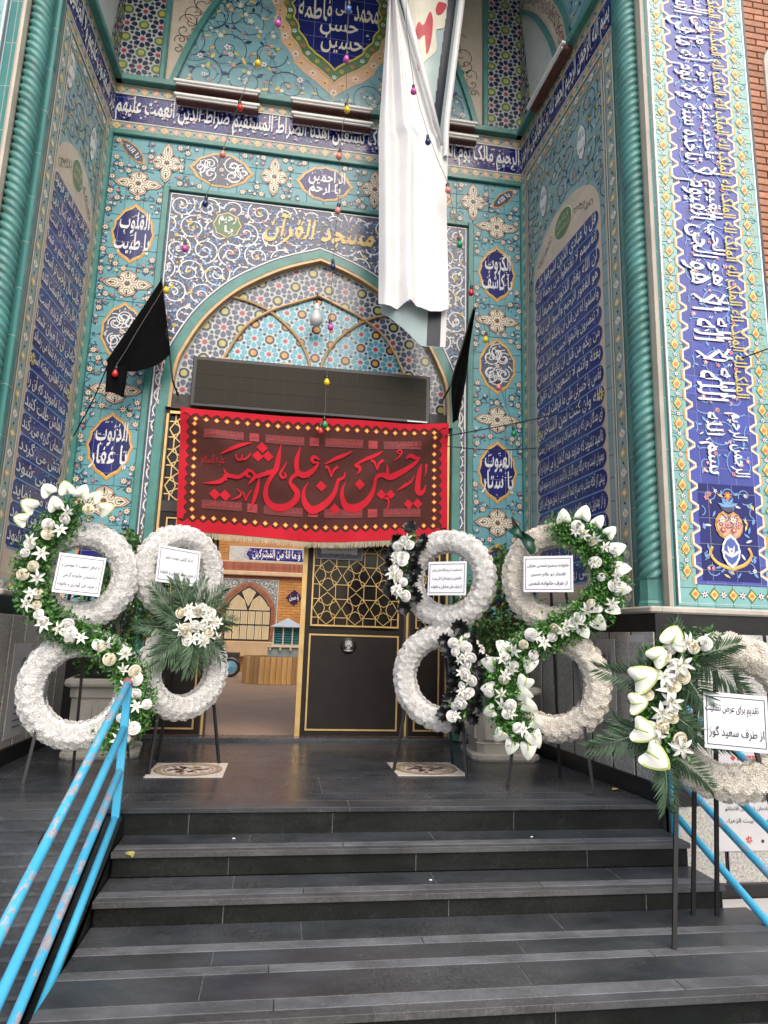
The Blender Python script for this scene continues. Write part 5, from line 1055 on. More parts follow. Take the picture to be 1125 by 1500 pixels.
# right of the door
w, q = wreath('double wreath with two patches of black rosettes and small white blossoms, right of the doorway', (1.26, -1.62), (.6, -.4), [(.09, 1.515, .4), (.05, .73, .41)], LEG, 0, 3)
for path, sd in (([(-.2, 1.84), (-.27, 1.66), (-.27, 1.5), (-.24, 1.36)], 0), ([(.24, 1.03), (.3, .86), (.31, .66), (.23, .46)], 1)):
    pp = spray(w, path, .055, q, 8, 15, (0, 0), 26, .06, [m_leaf[0], m_leaf[1], m_leaf[2]], -.13)
    for i in range(9):
        x, z = along(pp, i/8)
        for e in (-1, 1): put('black_rosette', q.choice(BRO), w, x+e*.105+q.uniform(-.02, .02), -.125, z+q.uniform(-.02, .02), q, 1.3)
    for t_, dz in ((0, .09), (1, -.09)): x, z = along(pp, t_); put('black_rosette', q.choice(BRO), w, x, -.125, z+dz, q, 1.4)
card(w, -.02, .3, 1.37, 1.64, [('با تسلیت به پیشگاه امام زمان', 0, .24, .78, .12), ('خادمین و دوستان اهل بیت', 0, .0, .76, .12), ('از طرف علی صادقی و خانواده', 0, -.25, .8, .12)], 0)
# right wall
w, q = wreath('double wreath with a bright green and white flower sweep, beside the right wall', (2.0, -2.16), (.57, -.34), [(.06, 1.515, .41), (.01, .735, .415)], LEG, 1, 4)
spray(w, [(.12, 1.88), (.32, 1.78), (.42, 1.58), (.4, 1.36), (.24, 1.2), (.06, 1.1), (-.1, 1.02), (-.24, .92), (-.32, .74), (-.31, .54), (-.19, .38)], .1, q, 22, 24, (0, 0, 1), 62, .1, [m_leaf[1], m_leaf[2], m_leaf[2], m_leaf[0]])
for x, z, r in ((.14, 1.94, .1), (.28, 1.96, -.3), (.38, 1.9, -.5), (.46, 1.82, -.9), (.5, 1.7, -1.2), (.52, 1.56, -1.5), (.52, 1.42, -1.7), (.46, 1.28, -2), (.36, 1.18, -2.4), (.26, 1.12, -2.6), (-.31, .98, .9), (-.41, .86, 1.3), (-.12, .88, 2.8), (-.16, .74, 2.7), (-.42, .68, 1.6), (-.41, .52, 1.9), (-.34, .36, 2.4), (-.26, .29, 2.8), (-.14, .28, 3.1), (-.1, .36, -2.6), (-.08, .46, -2.2), (-.14, .58, -2.), (-.18, .66, -1.8)): put('anthurium', q.choice(ANT[:1]), w, x, -.15, z, q, .95, .3, PI-r)
card(w, -.16, .2, 1.39, 1.66, [('خانواده محترم شمس طرقی', 0, .22, .84, .13), ('افتخار دو عالم حسین', 0, -.02, .7, .13), ('از طرف خانواده شمس', 0, -.26, .78, .14)], 0)
mb = MB()
for e in (-1, 1):
    mb.grid(lambda u, v, e=e: (e*.12*u+.02*sin(5*v), -.13-.035*sin(PI*u)-.01*sin(7*v+u), (v-.5)*(.05+.1*u)*(1.2-.4*u)+.05*u*-e), 6, 5, mat('green_satin', (.012, .06, .035), .35, .4, 25))
o = mb.build('ribbon_bow', w, True); o.location = (-.17, .0, 1.82); o.rotation_euler = (0, R(25), 0)
# single wreath at right front
w, q = wreath('single round wreath with palm leaves and green edged anthuriums, nearest at the right', (2.05, -3.6), (.9, -.25), [(.31, .675, .425)], [(-.06, -.15, .1, .06, 1.5), (.56, -.15, .34, .06, 1.5), (.17, .3, .2, .1, 1.45), (.3, .32, .3, .12, 1.3)], 1, 5, -.4)
Z5 = .4
for i in range(17):
    a = R((-30, -10, 8, 28, 48, 70, 92, 115, 150, 180, 215, 240, 262, 285, 305, 325, 345)[i])+q.uniform(-.1, .1); bx, bz = along([(.1, 1.0), (-.06, .85), (-.12, .65), (-.06, .46)], (i*.37) % 1)
    ob('palm_leaf', frond(q.uniform(.24, .36), 26, 200+i), w, (bx, -.1-.012*(i % 4), bz+Z5), (0, -a, 0))
spray(w, [(.13, 1.04+Z5), (.0, .98+Z5), (-.07, .84+Z5), (-.09, .68+Z5), (-.05, .5+Z5)], .075, q, 12, 14, (0, 1, 1), 44, .085, [m_leaf[0], m_leaf[1], m_leaf[1]], -.16)
for x, z, r in ((-.02, 1.06, .5), (-.1, .97, .9), (-.18, .86, 1.2), (-.21, .74, 1.45), (-.19, .61, 1.9), (-.14, .49, 2.2)): put('anthurium', ANT[1], w, x, -.24, z+Z5, q, 1.12, .2, PI+r-.0)
card(w, .12, .42, .53+Z5, .8+Z5, [('تقدیم برای عرض تسلیت', -.06, .2, .84, .2), ('از طرف سعید گور', -.0, -.2, .86, .22)], 3, -.2)
# ================================================================ planters with shrubs
m_tub = mat('stone_grey_tub', (.42, .4, .35), .7, .15, 6, .1, 60)
def planter(x, y, rz, label, slabel, seed):
    p = thing('planter', label, 'planter', (x, y, 0), rz, 'square grey planters')
    def sq(h, z, c=.05): return [(a*(h-(c if k else 0)), b*(h-(0 if k else c)), z) for a, b, k in ((-1, -1, 1), (1, -1, 1), (1, -1, 0), (1, 1, 0), (1, 1, 1), (-1, 1, 1), (-1, 1, 0), (-1, -1, 0))]
    def loft(name, secs, m=m_tub):
        mb = MB(); vs = [v for h, z in secs for v in sq(h, z)]; n = len(secs); mb.raw(vs, [(8*i+j, 8*i+(j+1) % 8, 8*i+8+(j+1) % 8, 8*i+8+j) for i in range(n-1) for j in range(8)]+[tuple(range(7, -1, -1)), tuple(range(8*n-8, 8*n))], m); return mb.build(name, p)
    loft('tray', [(.29, 0), (.3, .02), (.3, .05), (.285, .06)]); loft('tub', [(.235, .06), (.245, .13), (.25, .14), (.24, .15), (.262, .47), (.275, .48), (.275, .55)]); loft('rim', [(.28, .551), (.315, .57), (.32, .59), (.315, .62), (.29, .63)]); loft('soil', [(.27, .631), (.26, .634)], m_wood)
    for k in range(4):
        for e in (-.14, 0, .14):
            mb = MB(); mb.bbox(e-.05, e+.05, -.014, .01, .17, .45, m_tub, .008); o = mb.build('rib', p); a = PI/2*k; o.location = (.252*sin(a), -.252*cos(a), 0); o.rotation_euler = (R(-4) if 0 else 0, 0, a)
    q = random.Random(seed); s_ = thing('potted_shrub', slabel, 'shrub', (x, y, .63), 0, 'shrubs in the planters'); mb = MB()
    for i in range(7):
        a = 2*PI*i/7; mb.tube([(0, 0, 0), (.07*cos(a), .07*sin(a), .4), (.24*cos(a), .24*sin(a), q.uniform(.8, 1.2))], [.016, .012, .004], m_wood, 5)
    mb.build('stem', s_); mb = MB(); ml = [m_leaf[0], m_leaf[1], mat('leaf_olive', (.1, .14, .035), .5, .4, 30), m_leaf[0]]
    for i in range(110):
        a = q.uniform(0, 6.28); r_ = .4*math.sqrt(q.uniform(0, 1)); z = q.uniform(.08, 1.22); r_ *= min(1, (1.35-z)/.55, .5+z); foliage(mb, r_*cos(a), r_*sin(a), z, 34, .11, q, ml, .05)
    mb.build('crown', s_, kind='stuff')
planter(-1.42, -.8, R(8), 'grey ribbed planter tub behind the leftmost wreath', 'dark leafy shrub behind the two left wreaths', 31); planter(2.03, -.86, R(-4), 'grey ribbed planter tub behind the two right wreaths', 'dark leafy shrub behind the two right wreaths', 32)
# ================================================================ red banner
m_bro = mat('brown_banner_cloth', (.075, .027, .024), .85, .15, 3, .1, 300, spec=.06); m_rd = mat('red_banner_print', (.46, .018, .032), .85, .08, 5, spec=.08); m_rd2 = mat('dull_red_print', (.3, .022, .028), .7, .15, 60); m_fri = mat('fringe_beige', (.42, .36, .25), .8, .25, 40)
BT = [(-1.12, 3.255), (1.655, 3.3), (1.665, 2.045), (-1.06, 2.0)]
def bn(u, v, o=0.):
    x = (1-v)*((1-u)*BT[0][0]+u*BT[1][0])+v*((1-u)*BT[3][0]+u*BT[2][0]); z = (1-v)*((1-u)*BT[0][1]+u*BT[1][1])+v*((1-u)*BT[3][1]+u*BT[2][1])-.05*sin(PI*u)*(.3+.7*v)+.012*sin(9*u)*v
    d1 = (v-.02)-(u*1.5); d2 = (v-.02)-((1-u)*1.5)
    y = -.3-.035*math.exp(-(d1/.09)**2)*math.exp(-2.2*u)+.03*math.exp(-((d1-.28)/.12)**2)*math.exp(-2*u)-.05*math.exp(-(d2/.1)**2)*math.exp(-1.6*(1-u))+.035*math.exp(-((d2+.25)/.13)**2)*math.exp(-2*(1-u))-.02*sin(5.5*u+3*v)*v-.012*sin(13*u-2*v)
    return (x, y-o, z)
ban = thing('red_banner', 'red and dark brown mourning banner with large red calligraphy hung over the door', 'banner', (.27, -.3, 2.0))
_bn = bn; bn = lambda u, v, o=0.: tuple(a-b for a, b in zip(_bn(u, v, o), (.27, -.3, 2.0)))
mb = MB(); mb.grid(lambda u, v: bn(u, v), 110, 56, m_bro); mb.build('cloth', ban, True)
mb = MB(); NB = 240
def bq(a, b, c, d, m, o): mb.raw([bn(*a, o), bn(*b, o), bn(*c, o), bn(*d, o)], [(0, 1, 2, 3)], m)
sc_u = lambda u: .04+.03*(abs((u*27) % 1-.5)*2)**1.5; sc_v = lambda v: .022+.012*(abs((v*13) % 1-.5)*2)**1.5
for i in range(NB):
    a, b = i/NB, (i+1)/NB
    bq((a, 0), (b, 0), (b, sc_u(b)), (a, sc_u(a)), m_rd, .006); bq((a, 1-sc_u(a)-.035), (b, 1-sc_u(b)-.035), (b, 1), (a, 1), m_rd, .006)
    if .05 < a < .9: bq((0, a), (sc_v(a), a), (sc_v(b), b), (0, b), m_rd, .0065); bq((1-sc_v(a), a), (1, a), (1, b), (1-sc_v(b), b), m_rd, .0065)
mb.build('red_border', ban, True)
mb = MB(); m_od = mat('orange_dot', (.75, .16, .015), .7, .1); m_yd = mat('yellow_dot', (.9, .55, .15), .7, .1)
def bdia(u, v, s_, m, o): bq((u-s_*.46, v), (u, v-s_), (u+s_*.46, v), (u, v+s_), m, o)
def bdisc(u, v, s_, m, o): mb.raw([bn(u+s_*.46*cos(2*PI*k/8), v+s_*sin(2*PI*k/8), o) for k in range(8)], [tuple(range(8))], m)
for i in range(27):
    u = (i+.5)/27
    for v in (.088, .885):
        if .03 < u < .97: bdia(u, v, .022, m_od, .0075); bdisc(u, v, .011, m_yd, .0085)
for i in range(1, 12):
    v = .06+(i+.0)/13*.9
    for u in (.052, .948): bdia(u, v, .022, m_od, .0075); bdisc(u, v, .011, m_yd, .0085)
mb.build('dot_border', ban)
mb = MB()
for v, in ((.2,), (.775,)):
    for k in range(4):
        u0 = .085+.222*k; mb_ = mb
        for j in range(8): bq((u0+.018*j, v-.036), (u0+.018*(j+1), v-.036), (u0+.018*(j+1), v+.036), (u0+.018*j, v+.036), mat('dark_band_print', (.13, .021, .021), .75, .15, 40), .0065)
        text(mb, 'السلام علیک یا ابا عبدالله الحسین', u0+.072, -v, .138, .06, 0, mat('strip_red_print', (.42, .022, .03), .7, .1), .006, fn=lambda a, b: bn(a, -b, .0082))
        if k < 3: bq((u0+.164, v-.034), (u0+.199, v-.034), (u0+.199, v+.034), (u0+.164, v+.034), m_rd2, .007); text(mb, 'یا حسین', u0+.1815, -v, .026, .04, 0, mat('dark_band_print', (.13, .021, .021)), .0, fn=lambda a, b: bn(a, -b, .0086))
text(mb, 'علیه السلام', .121, -.42, .085, .1, 0, m_rd, .0, fn=lambda a, b: bn(a, -b, .0086)); mb.build('small_print', ban)
def uv(x, y):
    X, Y = 255+x/5.357, 595+y/5.357; v = (Y-(599.7+(X-263.4)*.057))/((779+(X-258)*.033)-(599.7+(X-263.4)*.057)); xl, xr = 263.4-5*v, 655-3*v; return (X-xl)/(xr-xl), v
B_ = 1044.6
STK = [[(880+B_,458,8),(862+B_,520,34),(848+B_,600,42),(845+B_,665,48),(868+B_,692,36),(898+B_,665,24),(912+B_,622,6)], [(918+B_,458,22),(916+B_,510,16),(905+B_,556,4)],
 [(678+B_,662,5),(735+B_,628,24),(785+B_,602,18),(800+B_,585,14),(818+B_,548,6)], [(745+B_,600,6),(752+B_,618,16)], [(775+B_,580,6),(782+B_,602,14)],
 [(748+B_,418,8),(785+B_,394,30),(830+B_,410,28),(868+B_,408,8)], [(868+B_,406,8),(828+B_,448,26),(755+B_,497,38),(690+B_,530,46),(625+B_,556,48),(585+B_,548,40),(555+B_,540,34),(520+B_,548,30),(500+B_,575,24),(490+B_,630,28),(465+B_,690,40),(415+B_,748,52),(340+B_,780,62),(270+B_,765,54),(238+B_,705,38),(238+B_,640,22),(266+B_,578,4)], [(593+B_,465,6),(598+B_,500,22),(592+B_,545,36)],
 [(335+B_,452,10),(420+B_,412,28),(500+B_,382,28),(564+B_,350,8)], [(338+B_,455,26),(368+B_,464,32),(379+B_,493,20),(350+B_,530,4)],
 [(672+B_,365,12),(700+B_,346,14),(714+B_,366,14),(692+B_,402,11),(650+B_,434,4)], [(680+B_,372,10),(700+B_,378,10)], [(466+B_,424,22),(492+B_,434,20),(514+B_,502,8)], [(514+B_,502,8),(532+B_,450,20),(568+B_,424,24)], [(104+B_,460,22),(132+B_,470,20),(152+B_,540,8)], [(152+B_,540,8),(170+B_,490,20),(206+B_,458,24)],
 [(572+B_,722,10),(595+B_,718,22),(606+B_,745,14),(600+B_,790,12),(576+B_,832,4)],
 [(262+B_,502,5),(250+B_,545,20),(212+B_,562,28),(196+B_,600,28),(175+B_,662,36),(128+B_,722,48),(60+B_,772,56),(1045,788,60),(1000,750,50),(980,690,34),(986,630,20),(1018,578,4)], [(100+B_,440,8),(180+B_,402,26),(250+B_,376,26),(318+B_,345,6)],
 [(1108,408,6),(1066,386,26),(1046,402,26),(1056,425,20),(1095,428,10)], [(1100,424,8),(1078,462,26),(1035,502,40),(985,524,46),(942,508,42),(925,465,36),(930,395,34),(957,308,4)], [(935,512,34),(896,540,28),(876,582,26),(905,622,40),(930,658,46),(918,712,48),(862,758,50),(790,776,56),(722,754,50),(688,696,40),(694,622,32),(732,548,30),(768,482,40),(785,400,36),(806,292,4)],
 [(765,498,36),(700,524,32),(640,546,30),(602,560,28),(575,590,20),(556,614,5)], [(660,520,6),(655,545,18)], [(700,500,6),(698,522,18)], [(612,556,24),(592,524,22),(555,508,24),(522,535,26),(482,560,30),(432,556,30),(395,545,26),(368,500,6)], [(555,508,20),(540,545,18),(570,560,16)], [(396,548,28),(345,596,34),(284,612,22),(214,616,4)], [(372,540,20),(384,590,22)],
 [(346,387,8),(430,347,28),(520,306,26),(582,290,6)], [(462,388,10),(470,424,16),(500,430,16),(512,392,8)], [(510,428,14),(540,420,16),(578,376,6)], [(640,562,5),(626,630,28),(606,702,30),(574,798,4)], [(428,738,4),(480,714,18),(500,684,14),(470,650,6)], [(516,672,12),(536,742,7)], [(536,742,7),(556,690,10),(580,655,10)], [(852,422,5),(828,470,16),(800,520,20),(815,550,22),(842,538,16),(834,508,10)]]
DIA = [(767+B_,772,40),(842+B_,770,40),(375+B_,607,42),(550+B_,687,40),(624+B_,690,38),(180+B_,782,42),(75+B_,605,42),(660,325,44),(626,395,44),(705,390,42),(302,700,44),(381,706,44)]
mb = MB()
for k, S in enumerate(STK):
    P = cr(S, 8); L_ = []; Rr_ = []
    for i, (x, y, w) in enumerate(P):
        a = P[max(i-1, 0)]; b = P[min(i+1, len(P)-1)]; dx, dy = b[0]-a[0], b[1]-a[1]; l = math.hypot(dx, dy) or 1; L_.append((x-dy/l*w/2, y+dx/l*w/2)); Rr_.append((x+dy/l*w/2, y-dx/l*w/2))
    vs = [];o_ = .0085+.0002*k
    for a, b in zip(L_, Rr_): vs += [bn(*uv(*a), o_), bn(*uv(*b), o_)]
    mb.raw(vs, [(2*i, 2*i+1, 2*i+3, 2*i+2) for i in range(len(P)-1)], m_rd)
for k, (x, y, s_) in enumerate(DIA): mb.raw([bn(*uv(x+a*s_, y+b*s_), .0085) for a, b in ((-1, -.05), (-.05, -1), (1, .05), (.05, 1))], [(0, 1, 2, 3)], m_rd)
mb.build('calligraphy', ban)
mb = MB(); q = random.Random(5)
for i in range(340):
    u = (i+.5)/340; x, y, z = bn(u, 1, 0); x2 = x+q.uniform(-.006, .006); l = .062*q.uniform(.85, 1.1); mb.raw([(x-.0032, y-.002, z+.004), (x+.0032, y-.002, z+.004), (x2+.0028, y-.004+q.uniform(-.006, .003), z-l), (x2-.0028, y-.004, z-l)], [(0, 1, 2, 3)], m_fri)
mb.build('fringe', ban, kind='stuff')
# ================================================================ display board
led = thing('display_board', 'long unlit dark display board above the red banner', 'display board', (.21, -.16, 3.32)); m_led_ = mat('unlit_display', (.026, .022, .015), .6, .2, 90, spec=.2); m_lf = mat('board_frame', (.022, .021, .022), .4, .2)
mb = MB(); mb.bbox(-1.265, 1.265, -.06, .13, 0, .545, m_lf, .008); mb.build('housing', led)
n = 16
for j in range(3):
    for i in range(n): mb = MB(); w_ = 2.45/n; h_ = .475/3; mb.box(-1.225+i*w_+.001, -1.225+(i+1)*w_-.001, -.064+.0005*((i*7+j*3) % 3), -.0605, .035+j*h_+.001, .035+(j+1)*h_-.001, m_led_); mb.build('display_module', led)
for x in (-1.0, -.35, .9): mb = MB(); mb.bbox(x, x+.1, -.03, .17, .545, .57, m_gilt, .004); mb.build('bracket', led)
mb = MB(); mb.box(1.02, 1.24, -.0625, -.0605, .008, .022, m_card); mb.build('label_strip', led)
# ================================================================ black flags
m_fl = mat('black_flag_cloth', (.004, .004, .0045), .95, .2, 12, spec=.08)
fg = thing('black_flag', 'wide black mourning flag hanging left of the door arch', 'flag', (-1.23, -.3, 3.55), 0, 'black flags'); mb = MB(); mb.tube([(-.21, .02, 1.12), (.0, .02, 0), (.02, .28, -.06)], .011, m_wood, 6); mb.build('pole', fg)
def flag1(u, v):
    lx, lz = -.2-.43*v, 1.08-.98*v; px, pz = -.2+.16*v, 1.08-.8*v; x = lx+(px-lx)*u; z = lz+(pz-lz)*u-.1*sin(PI*u)*v**2-.1*(1-u)*u*v; return (x, -.03-.05*sin(4*u+2*v)*v-.025*sin(11*u+1.5*v)*v, z)
mb = MB(); mb.grid(flag1, 24, 24, m_fl); mb.grid(lambda u, v: (-.625+.2*u*(1-.15*v)+.02*v, -.06-.035*sin(5*u+1)-.02*v, .14-.02*u-.37*v+.02*sin(3*u)), 12, 12, m_fl); mb.build('cloth', fg, True)
mb = MB(); mb.tube([(-.62, -.05, .1), (-.75, .05, -.25), (-.93, .15, -.62)], .006, m_fl, 5); mb.build('tie_cord', fg)
fg = thing('black_flag', 'narrow furled black mourning flag right of the door arch', 'flag', (1.68, -.3, 3.7), 0, 'black flags'); mb = MB(); mb.tube([(.26, .02, .98), (0, .02, .03), (-.02, .28, -.03)], .011, m_wood, 6); mb.build('pole', fg)
def flag2(u, v):
    rx, rz = cr([(.27, .97), (.2, .55), (.15, .1), (.07, -.4)], 8)[min(23, int(v*24))], 0; lx = cr([(.25, .97), (.12, .5), (.0, .05), (.02, -.4)], 8)[min(23, int(v*24))]; x = lx[0]+(rx[0]-lx[0])*u; return (x, -.02-.05*sin(7*u+2*v), lx[1])
mb = MB(); mb.grid(flag2, 12, 23, m_fl); mb.build('cloth', fg, True)
# ================================================================ hanging white sheet, its printed side turned in
wc = thing('hanging_banner_sheet', 'large furled white banner sheet hanging high in front of the arch', 'banner', (1.1, -.8, 4.3)); m_ws = mat('white_vinyl', (.73, .725, .725), .5, .07, 3, .25, 5); m_pr = mat('printed_vinyl', (.42, .5, .48), .5, .25, 2.5, col2=(.3, .42, .45)); m_pd = mat('dark_print', (.03, .035, .05), .4, .4, 4, stretch=(9, 1, .5)); m_pc = mat('cream_print', (.72, .68, .55), .5, .1); m_pq = mat('crimson_print', (.5, .05, .07), .5, .2, 8)
lp = lambda pts, z: next((a[0]+(b[0]-a[0])*(z-a[1])/(b[1]-a[1]) for a, b in zip(pts, pts[1:]) if min(a[1], b[1]) <= z <= max(a[1], b[1])), pts[0][0] if abs(z-pts[0][1]) < abs(z-pts[-1][1]) else pts[-1][0])
LE = [(.84, 9.3), (.79, 8.03), (.735, 6.28), (.77, 5.2), (.8, 4.2)]; RE = [(.6+.3, 9.3), (.9, 8.1), (1.37, 6.38), (1.5, 6.3), (1.49, 5.57), (1.53, 4.2)]; BOT = [(0, 4.34), (.1, 4.3), (.2, 4.3), (.28, 4.32), (.42, 4.37), (.55, 4.33), (.72, 4.3), (.88, 4.32), (1, 4.37)]
def bot(u): return next(a[1]+(b[1]-a[1])*(u-a[0])/(b[0]-a[0]) for a, b in zip(BOT, BOT[1:]) if a[0] <= u <= b[0])
def sheet(u, v):
    z = 9.3+(bot(u)-9.3)*v; x = lp(LE, z)+(lp(RE, z)-lp(LE, z))*u; y = -.02-.05*sin(PI*u)-.075*math.exp(-((u-.1)/.09)**2)+.06*math.exp(-((u-.27)/.05)**2)-.05*math.exp(-((u-.42)/.07)**2)+.02*math.exp(-((u-.52)/.04)**2)-.015*sin(9*u+1.2*z)-.02*sin(2.1*z)*(u-.5)+(.02*math.exp(-((z-4.4)/.15)**2)*sin(8*u))
    return (x-1.1, y, z-4.3)
mb = MB(); mb.grid(sheet, 60, 90, m_ws); mb.build('white_side', wc, True)
mb = MB(); mb.tube([(.9-1.1-.02, -.1, 8.3-4.3), (1.0-1.1, -.12, 7.75-4.3), (1.2-1.1, -.12, 6.98-4.3), (1.41-1.1, -.1, 6.2-4.3)], [.035, .035, .032, .02], m_ws, 10); mb.build('rolled_hem', wc, True)
mb = MB(); mb.grid(lambda u, v: (lp([(1.78, 9.3), (1.67, 8.2), (1.5, 6.5), (1.49, 5.5)], 9.3-3.2*v)-.075*(1-u)*(1-.2*v)-1.1, -.05-.03*sin(PI*u), 9.3-3.2*v-4.3), 5, 20, m_ws); mb.build('edge_strip', wc, True)
RSTR = lambda z: lp([(1.78, 9.3), (1.67, 8.2), (1.5, 6.5), (1.49, 5.5)], z)-.03
BKP = lambda u, v: (.86+.3*v+(RSTR(9.3-3.2*v)-.86-.3*v)*u-1.1, .02-.05*sin(5*u)+.02*sin(3*v), 9.3-3.2*v-4.3)
mb = MB(); mb.grid(BKP, 24, 30, m_pr); pr_ = mb.build('printed_side', wc, True)
def onb(x, z, o=.006):
    v = (9.3-z)/3.2; u = (x-.86-.3*v)/(RSTR(z)-.86-.3*v); p = BKP(u, v); return (x-1.1, p[1]-o, z-4.3)
mb = MB()
def patch(pts, m, o):
    P = cr(pts+[pts[0]], 4)[:-1]; c = (sum(p[0] for p in P)/len(P), sum(p[1] for p in P)/len(P)); vs = [onb(*c, o)]; n = len(P)
    for f in (.33, .66, 1.): vs += [onb(c[0]+(p[0]-c[0])*f, c[1]+(p[1]-c[1])*f, o) for p in P]
    mb.raw(vs, [(0, 1+j, 1+(j+1) % n) for j in range(n)]+[(1+k*n+j, 1+k*n+(j+1) % n, 1+(k+1)*n+(j+1) % n, 1+(k+1)*n+j) for k in (0, 1) for j in range(n)], m)
patch([(.98, 8.4), (1.42, 8.4), (1.47, 7.9), (1.35, 7.75), (1.36, 7.5), (1.2, 7.25), (1.12, 7.15), (1.12, 7.4), (1.08, 7.7)], m_pc, .008)
patch([(1.1, 7.62), (1.14, 7.78), (1.2, 7.75), (1.27, 7.95), (1.31, 7.85), (1.29, 7.55), (1.24, 7.38), (1.22, 7.62), (1.15, 7.56)], m_pq, .012); patch([(1.34, 8.02), (1.38, 8.14), (1.48, 8.16), (1.43, 8.02), (1.36, 7.96)], m_pq, .012); patch([(1.13, 7.2), (1.17, 7.32), (1.19, 7.3), (1.16, 7.15)], m_pq, .012); patch([(1.02, 8.28), (1.06, 8.36), (1.07, 8.24)], m_pq, .012)
for i in range(14): z = 8.8-.165*i; xa = lp([(1.78, 9.3), (1.67, 8.2), (1.5, 6.5), (1.49, 5.5)], z)-.08; xb = lp([(1.78, 9.3), (1.67, 8.2), (1.5, 6.5), (1.49, 5.5)], z-.165)-.08; mb.raw([onb(xa-.1, z, .01), onb(xa, z, .01), onb(xb, z-.165, .01), onb(xb-.09, z-.165, .01)], [(0, 1, 2, 3)], m_pd)
mb.build('print', wc)
mb = MB(); FT = lambda u: (.83+.69*u, 4.42); FB = lambda u: (.83+.69*u, 4.3-.31*min(1, u/.62)**1.1)
mb.grid(lambda u, v: (FT(u)[0]-1.1, .03+.05*v-.03*sin(6*u), FT(u)[1]+(FB(u)[1]-FT(u)[1])*v-4.3), 22, 8, m_pr); mb.grid(lambda u, v: (FT(.72+.2*u)[0]-1.1, .024+.05*v-.03*sin(6*(.72+.2*u)), FT(.72)[1]+(FB(.72+.2*u)[1]+.01-FT(.72)[1])*v-4.3), 6, 6, m_pd); mb.grid(lambda u, v: (FT(.92+.08*u)[0]-1.1, .02+.05*v-.03*sin(6*(.92+.08*u)), FT(.72)[1]+(FB(1)[1]-FT(1)[1])*v-4.3), 4, 6, m_ws); mb.build('turned_up_flap', wc, True)
# ================================================================ strings of coloured bulbs
BC = {k: mat('bulb_'+k, c, .18, .05, 8) for k, c in dict(red=(.6, .03, .03), pink=(.72, .25, .22), magenta=(.55, .08, .38), navy=(.02, .035, .12), yellow=(.75, .55, .02), green=(.02, .28, .1), blue=(.04, .12, .35)).items()}
def bulbmesh(m): b = MB(); b.lathe([(.002, -.078), (.016, -.075), (.028, -.06), (.031, -.044), (.026, -.024), (.015, -.008), (.014, 0)], m, 12); return b.mesh('bulb', True)
BM = {k: bulbmesh(m) for k, m in BC.items()}; sk = MB(); sk.lathe([(.015, -.004), (.017, .0), (.017, .035), (.006, .045)], m_blk, 8); SKM = sk.mesh('socket', True); m_cord = mat('twisted_cord', (.13, .115, .1), .7, .2)
def string(label, P, cols, start):
    o = thing('light_string', label, 'light string', P[-1], 0, 'strings of coloured bulbs'); B = Vector(P[-1]); pts = [Vector(start)]+[Vector(p)+Vector((0, 0, .05)) for p in P]; path = []
    for a, b in zip(pts, pts[1:]):
        for k in range(5): t = k/5; path.append(a+(b-a)*t-B+Vector((.004*sin(9*t), 0, -.03*sin(PI*t)*(b-a).length*.4)))
    path.append(pts[-1]-B); mb = MB(); mb.tube(path, .0032, m_cord, 5); mb.build('cord', o)
    for p, c in zip(P, cols):
        if not c: continue
        e = ob('bulb', BM[c], o, Vector(p)-B, (U(-.15, .15), U(-.15, .15), 0)); ob('socket', SKM, e)
string('bulb string slanting down leftwards across the left spandrel to the black flag', [(-.35, -1.36, 6.94), (-.53, -1.21, 6.6), (-.69, -1.07, 6.2), (-.83, -.92, 5.77), (-.98, -.78, 5.3), (-1.17, -.63, 4.87), (-1.34, -.49, 4.47), (-1.76, -.4, 3.57), (-2.1, -.2, 2.84)], ['magenta', 'yellow', 'red', 'pink', 'navy', 'magenta', 'yellow', 'red', None], (-.2, -1.9, 8.6))
string('bulb string hanging straight down the middle of the arch to the red banner', [(.32, -1.5, 7.09), (.33, -1.36, 6.66), (.36, -1.21, 6.22), (.32, -1.07, 5.8), (.34, -.92, 5.3), (.32, -.78, 4.76), (.33, -.63, 4.17), (.33, -.49, 3.63), (.33, -.42, 3.2), (.29, -.41, 3.13)], ['blue', 'magenta', 'yellow', 'pink', 'pink', 'navy', 'magenta', 'yellow', 'green', 'red'], (.3, -1.9, 8.6))
string('bulb string slanting down rightwards past the white sheet to the right border', [(.9, -1.5, 6.87), (1.01, -1.34, 6.42), (1.2, -1.17, 6.02), (1.45, -1.01, 5.62), (1.62, -.85, 5.13), (1.8, -.69, 4.69), (2.01, -.53, 4.25), (2.2, -.36, 3.79), (2.43, -.2, 3.33)], [None, 'magenta', 'navy', 'pink', 'green', 'red', 'yellow', 'pink', 'green'], (.75, -1.9, 8.2))
for label, a, b, sag in (('thin black cable from the banner to the right pier', (1.61, -.32, 3.16), (3.9, -2.75, 3.42), .1), ('thin black wire along the wall right of the banner', (1.66, -.3, 3.06), (2.66, -.35, 3.1), .03)):
    mb = MB(); mb.tube([tuple(a[k]+(b[k]-a[k])*t-(sag*sin(PI*t) if k == 2 else 0) for k in range(3)) for t in (i/16 for i in range(17))], .006, m_blk, 5); tag(mb.build('cable'), label, 'cable')
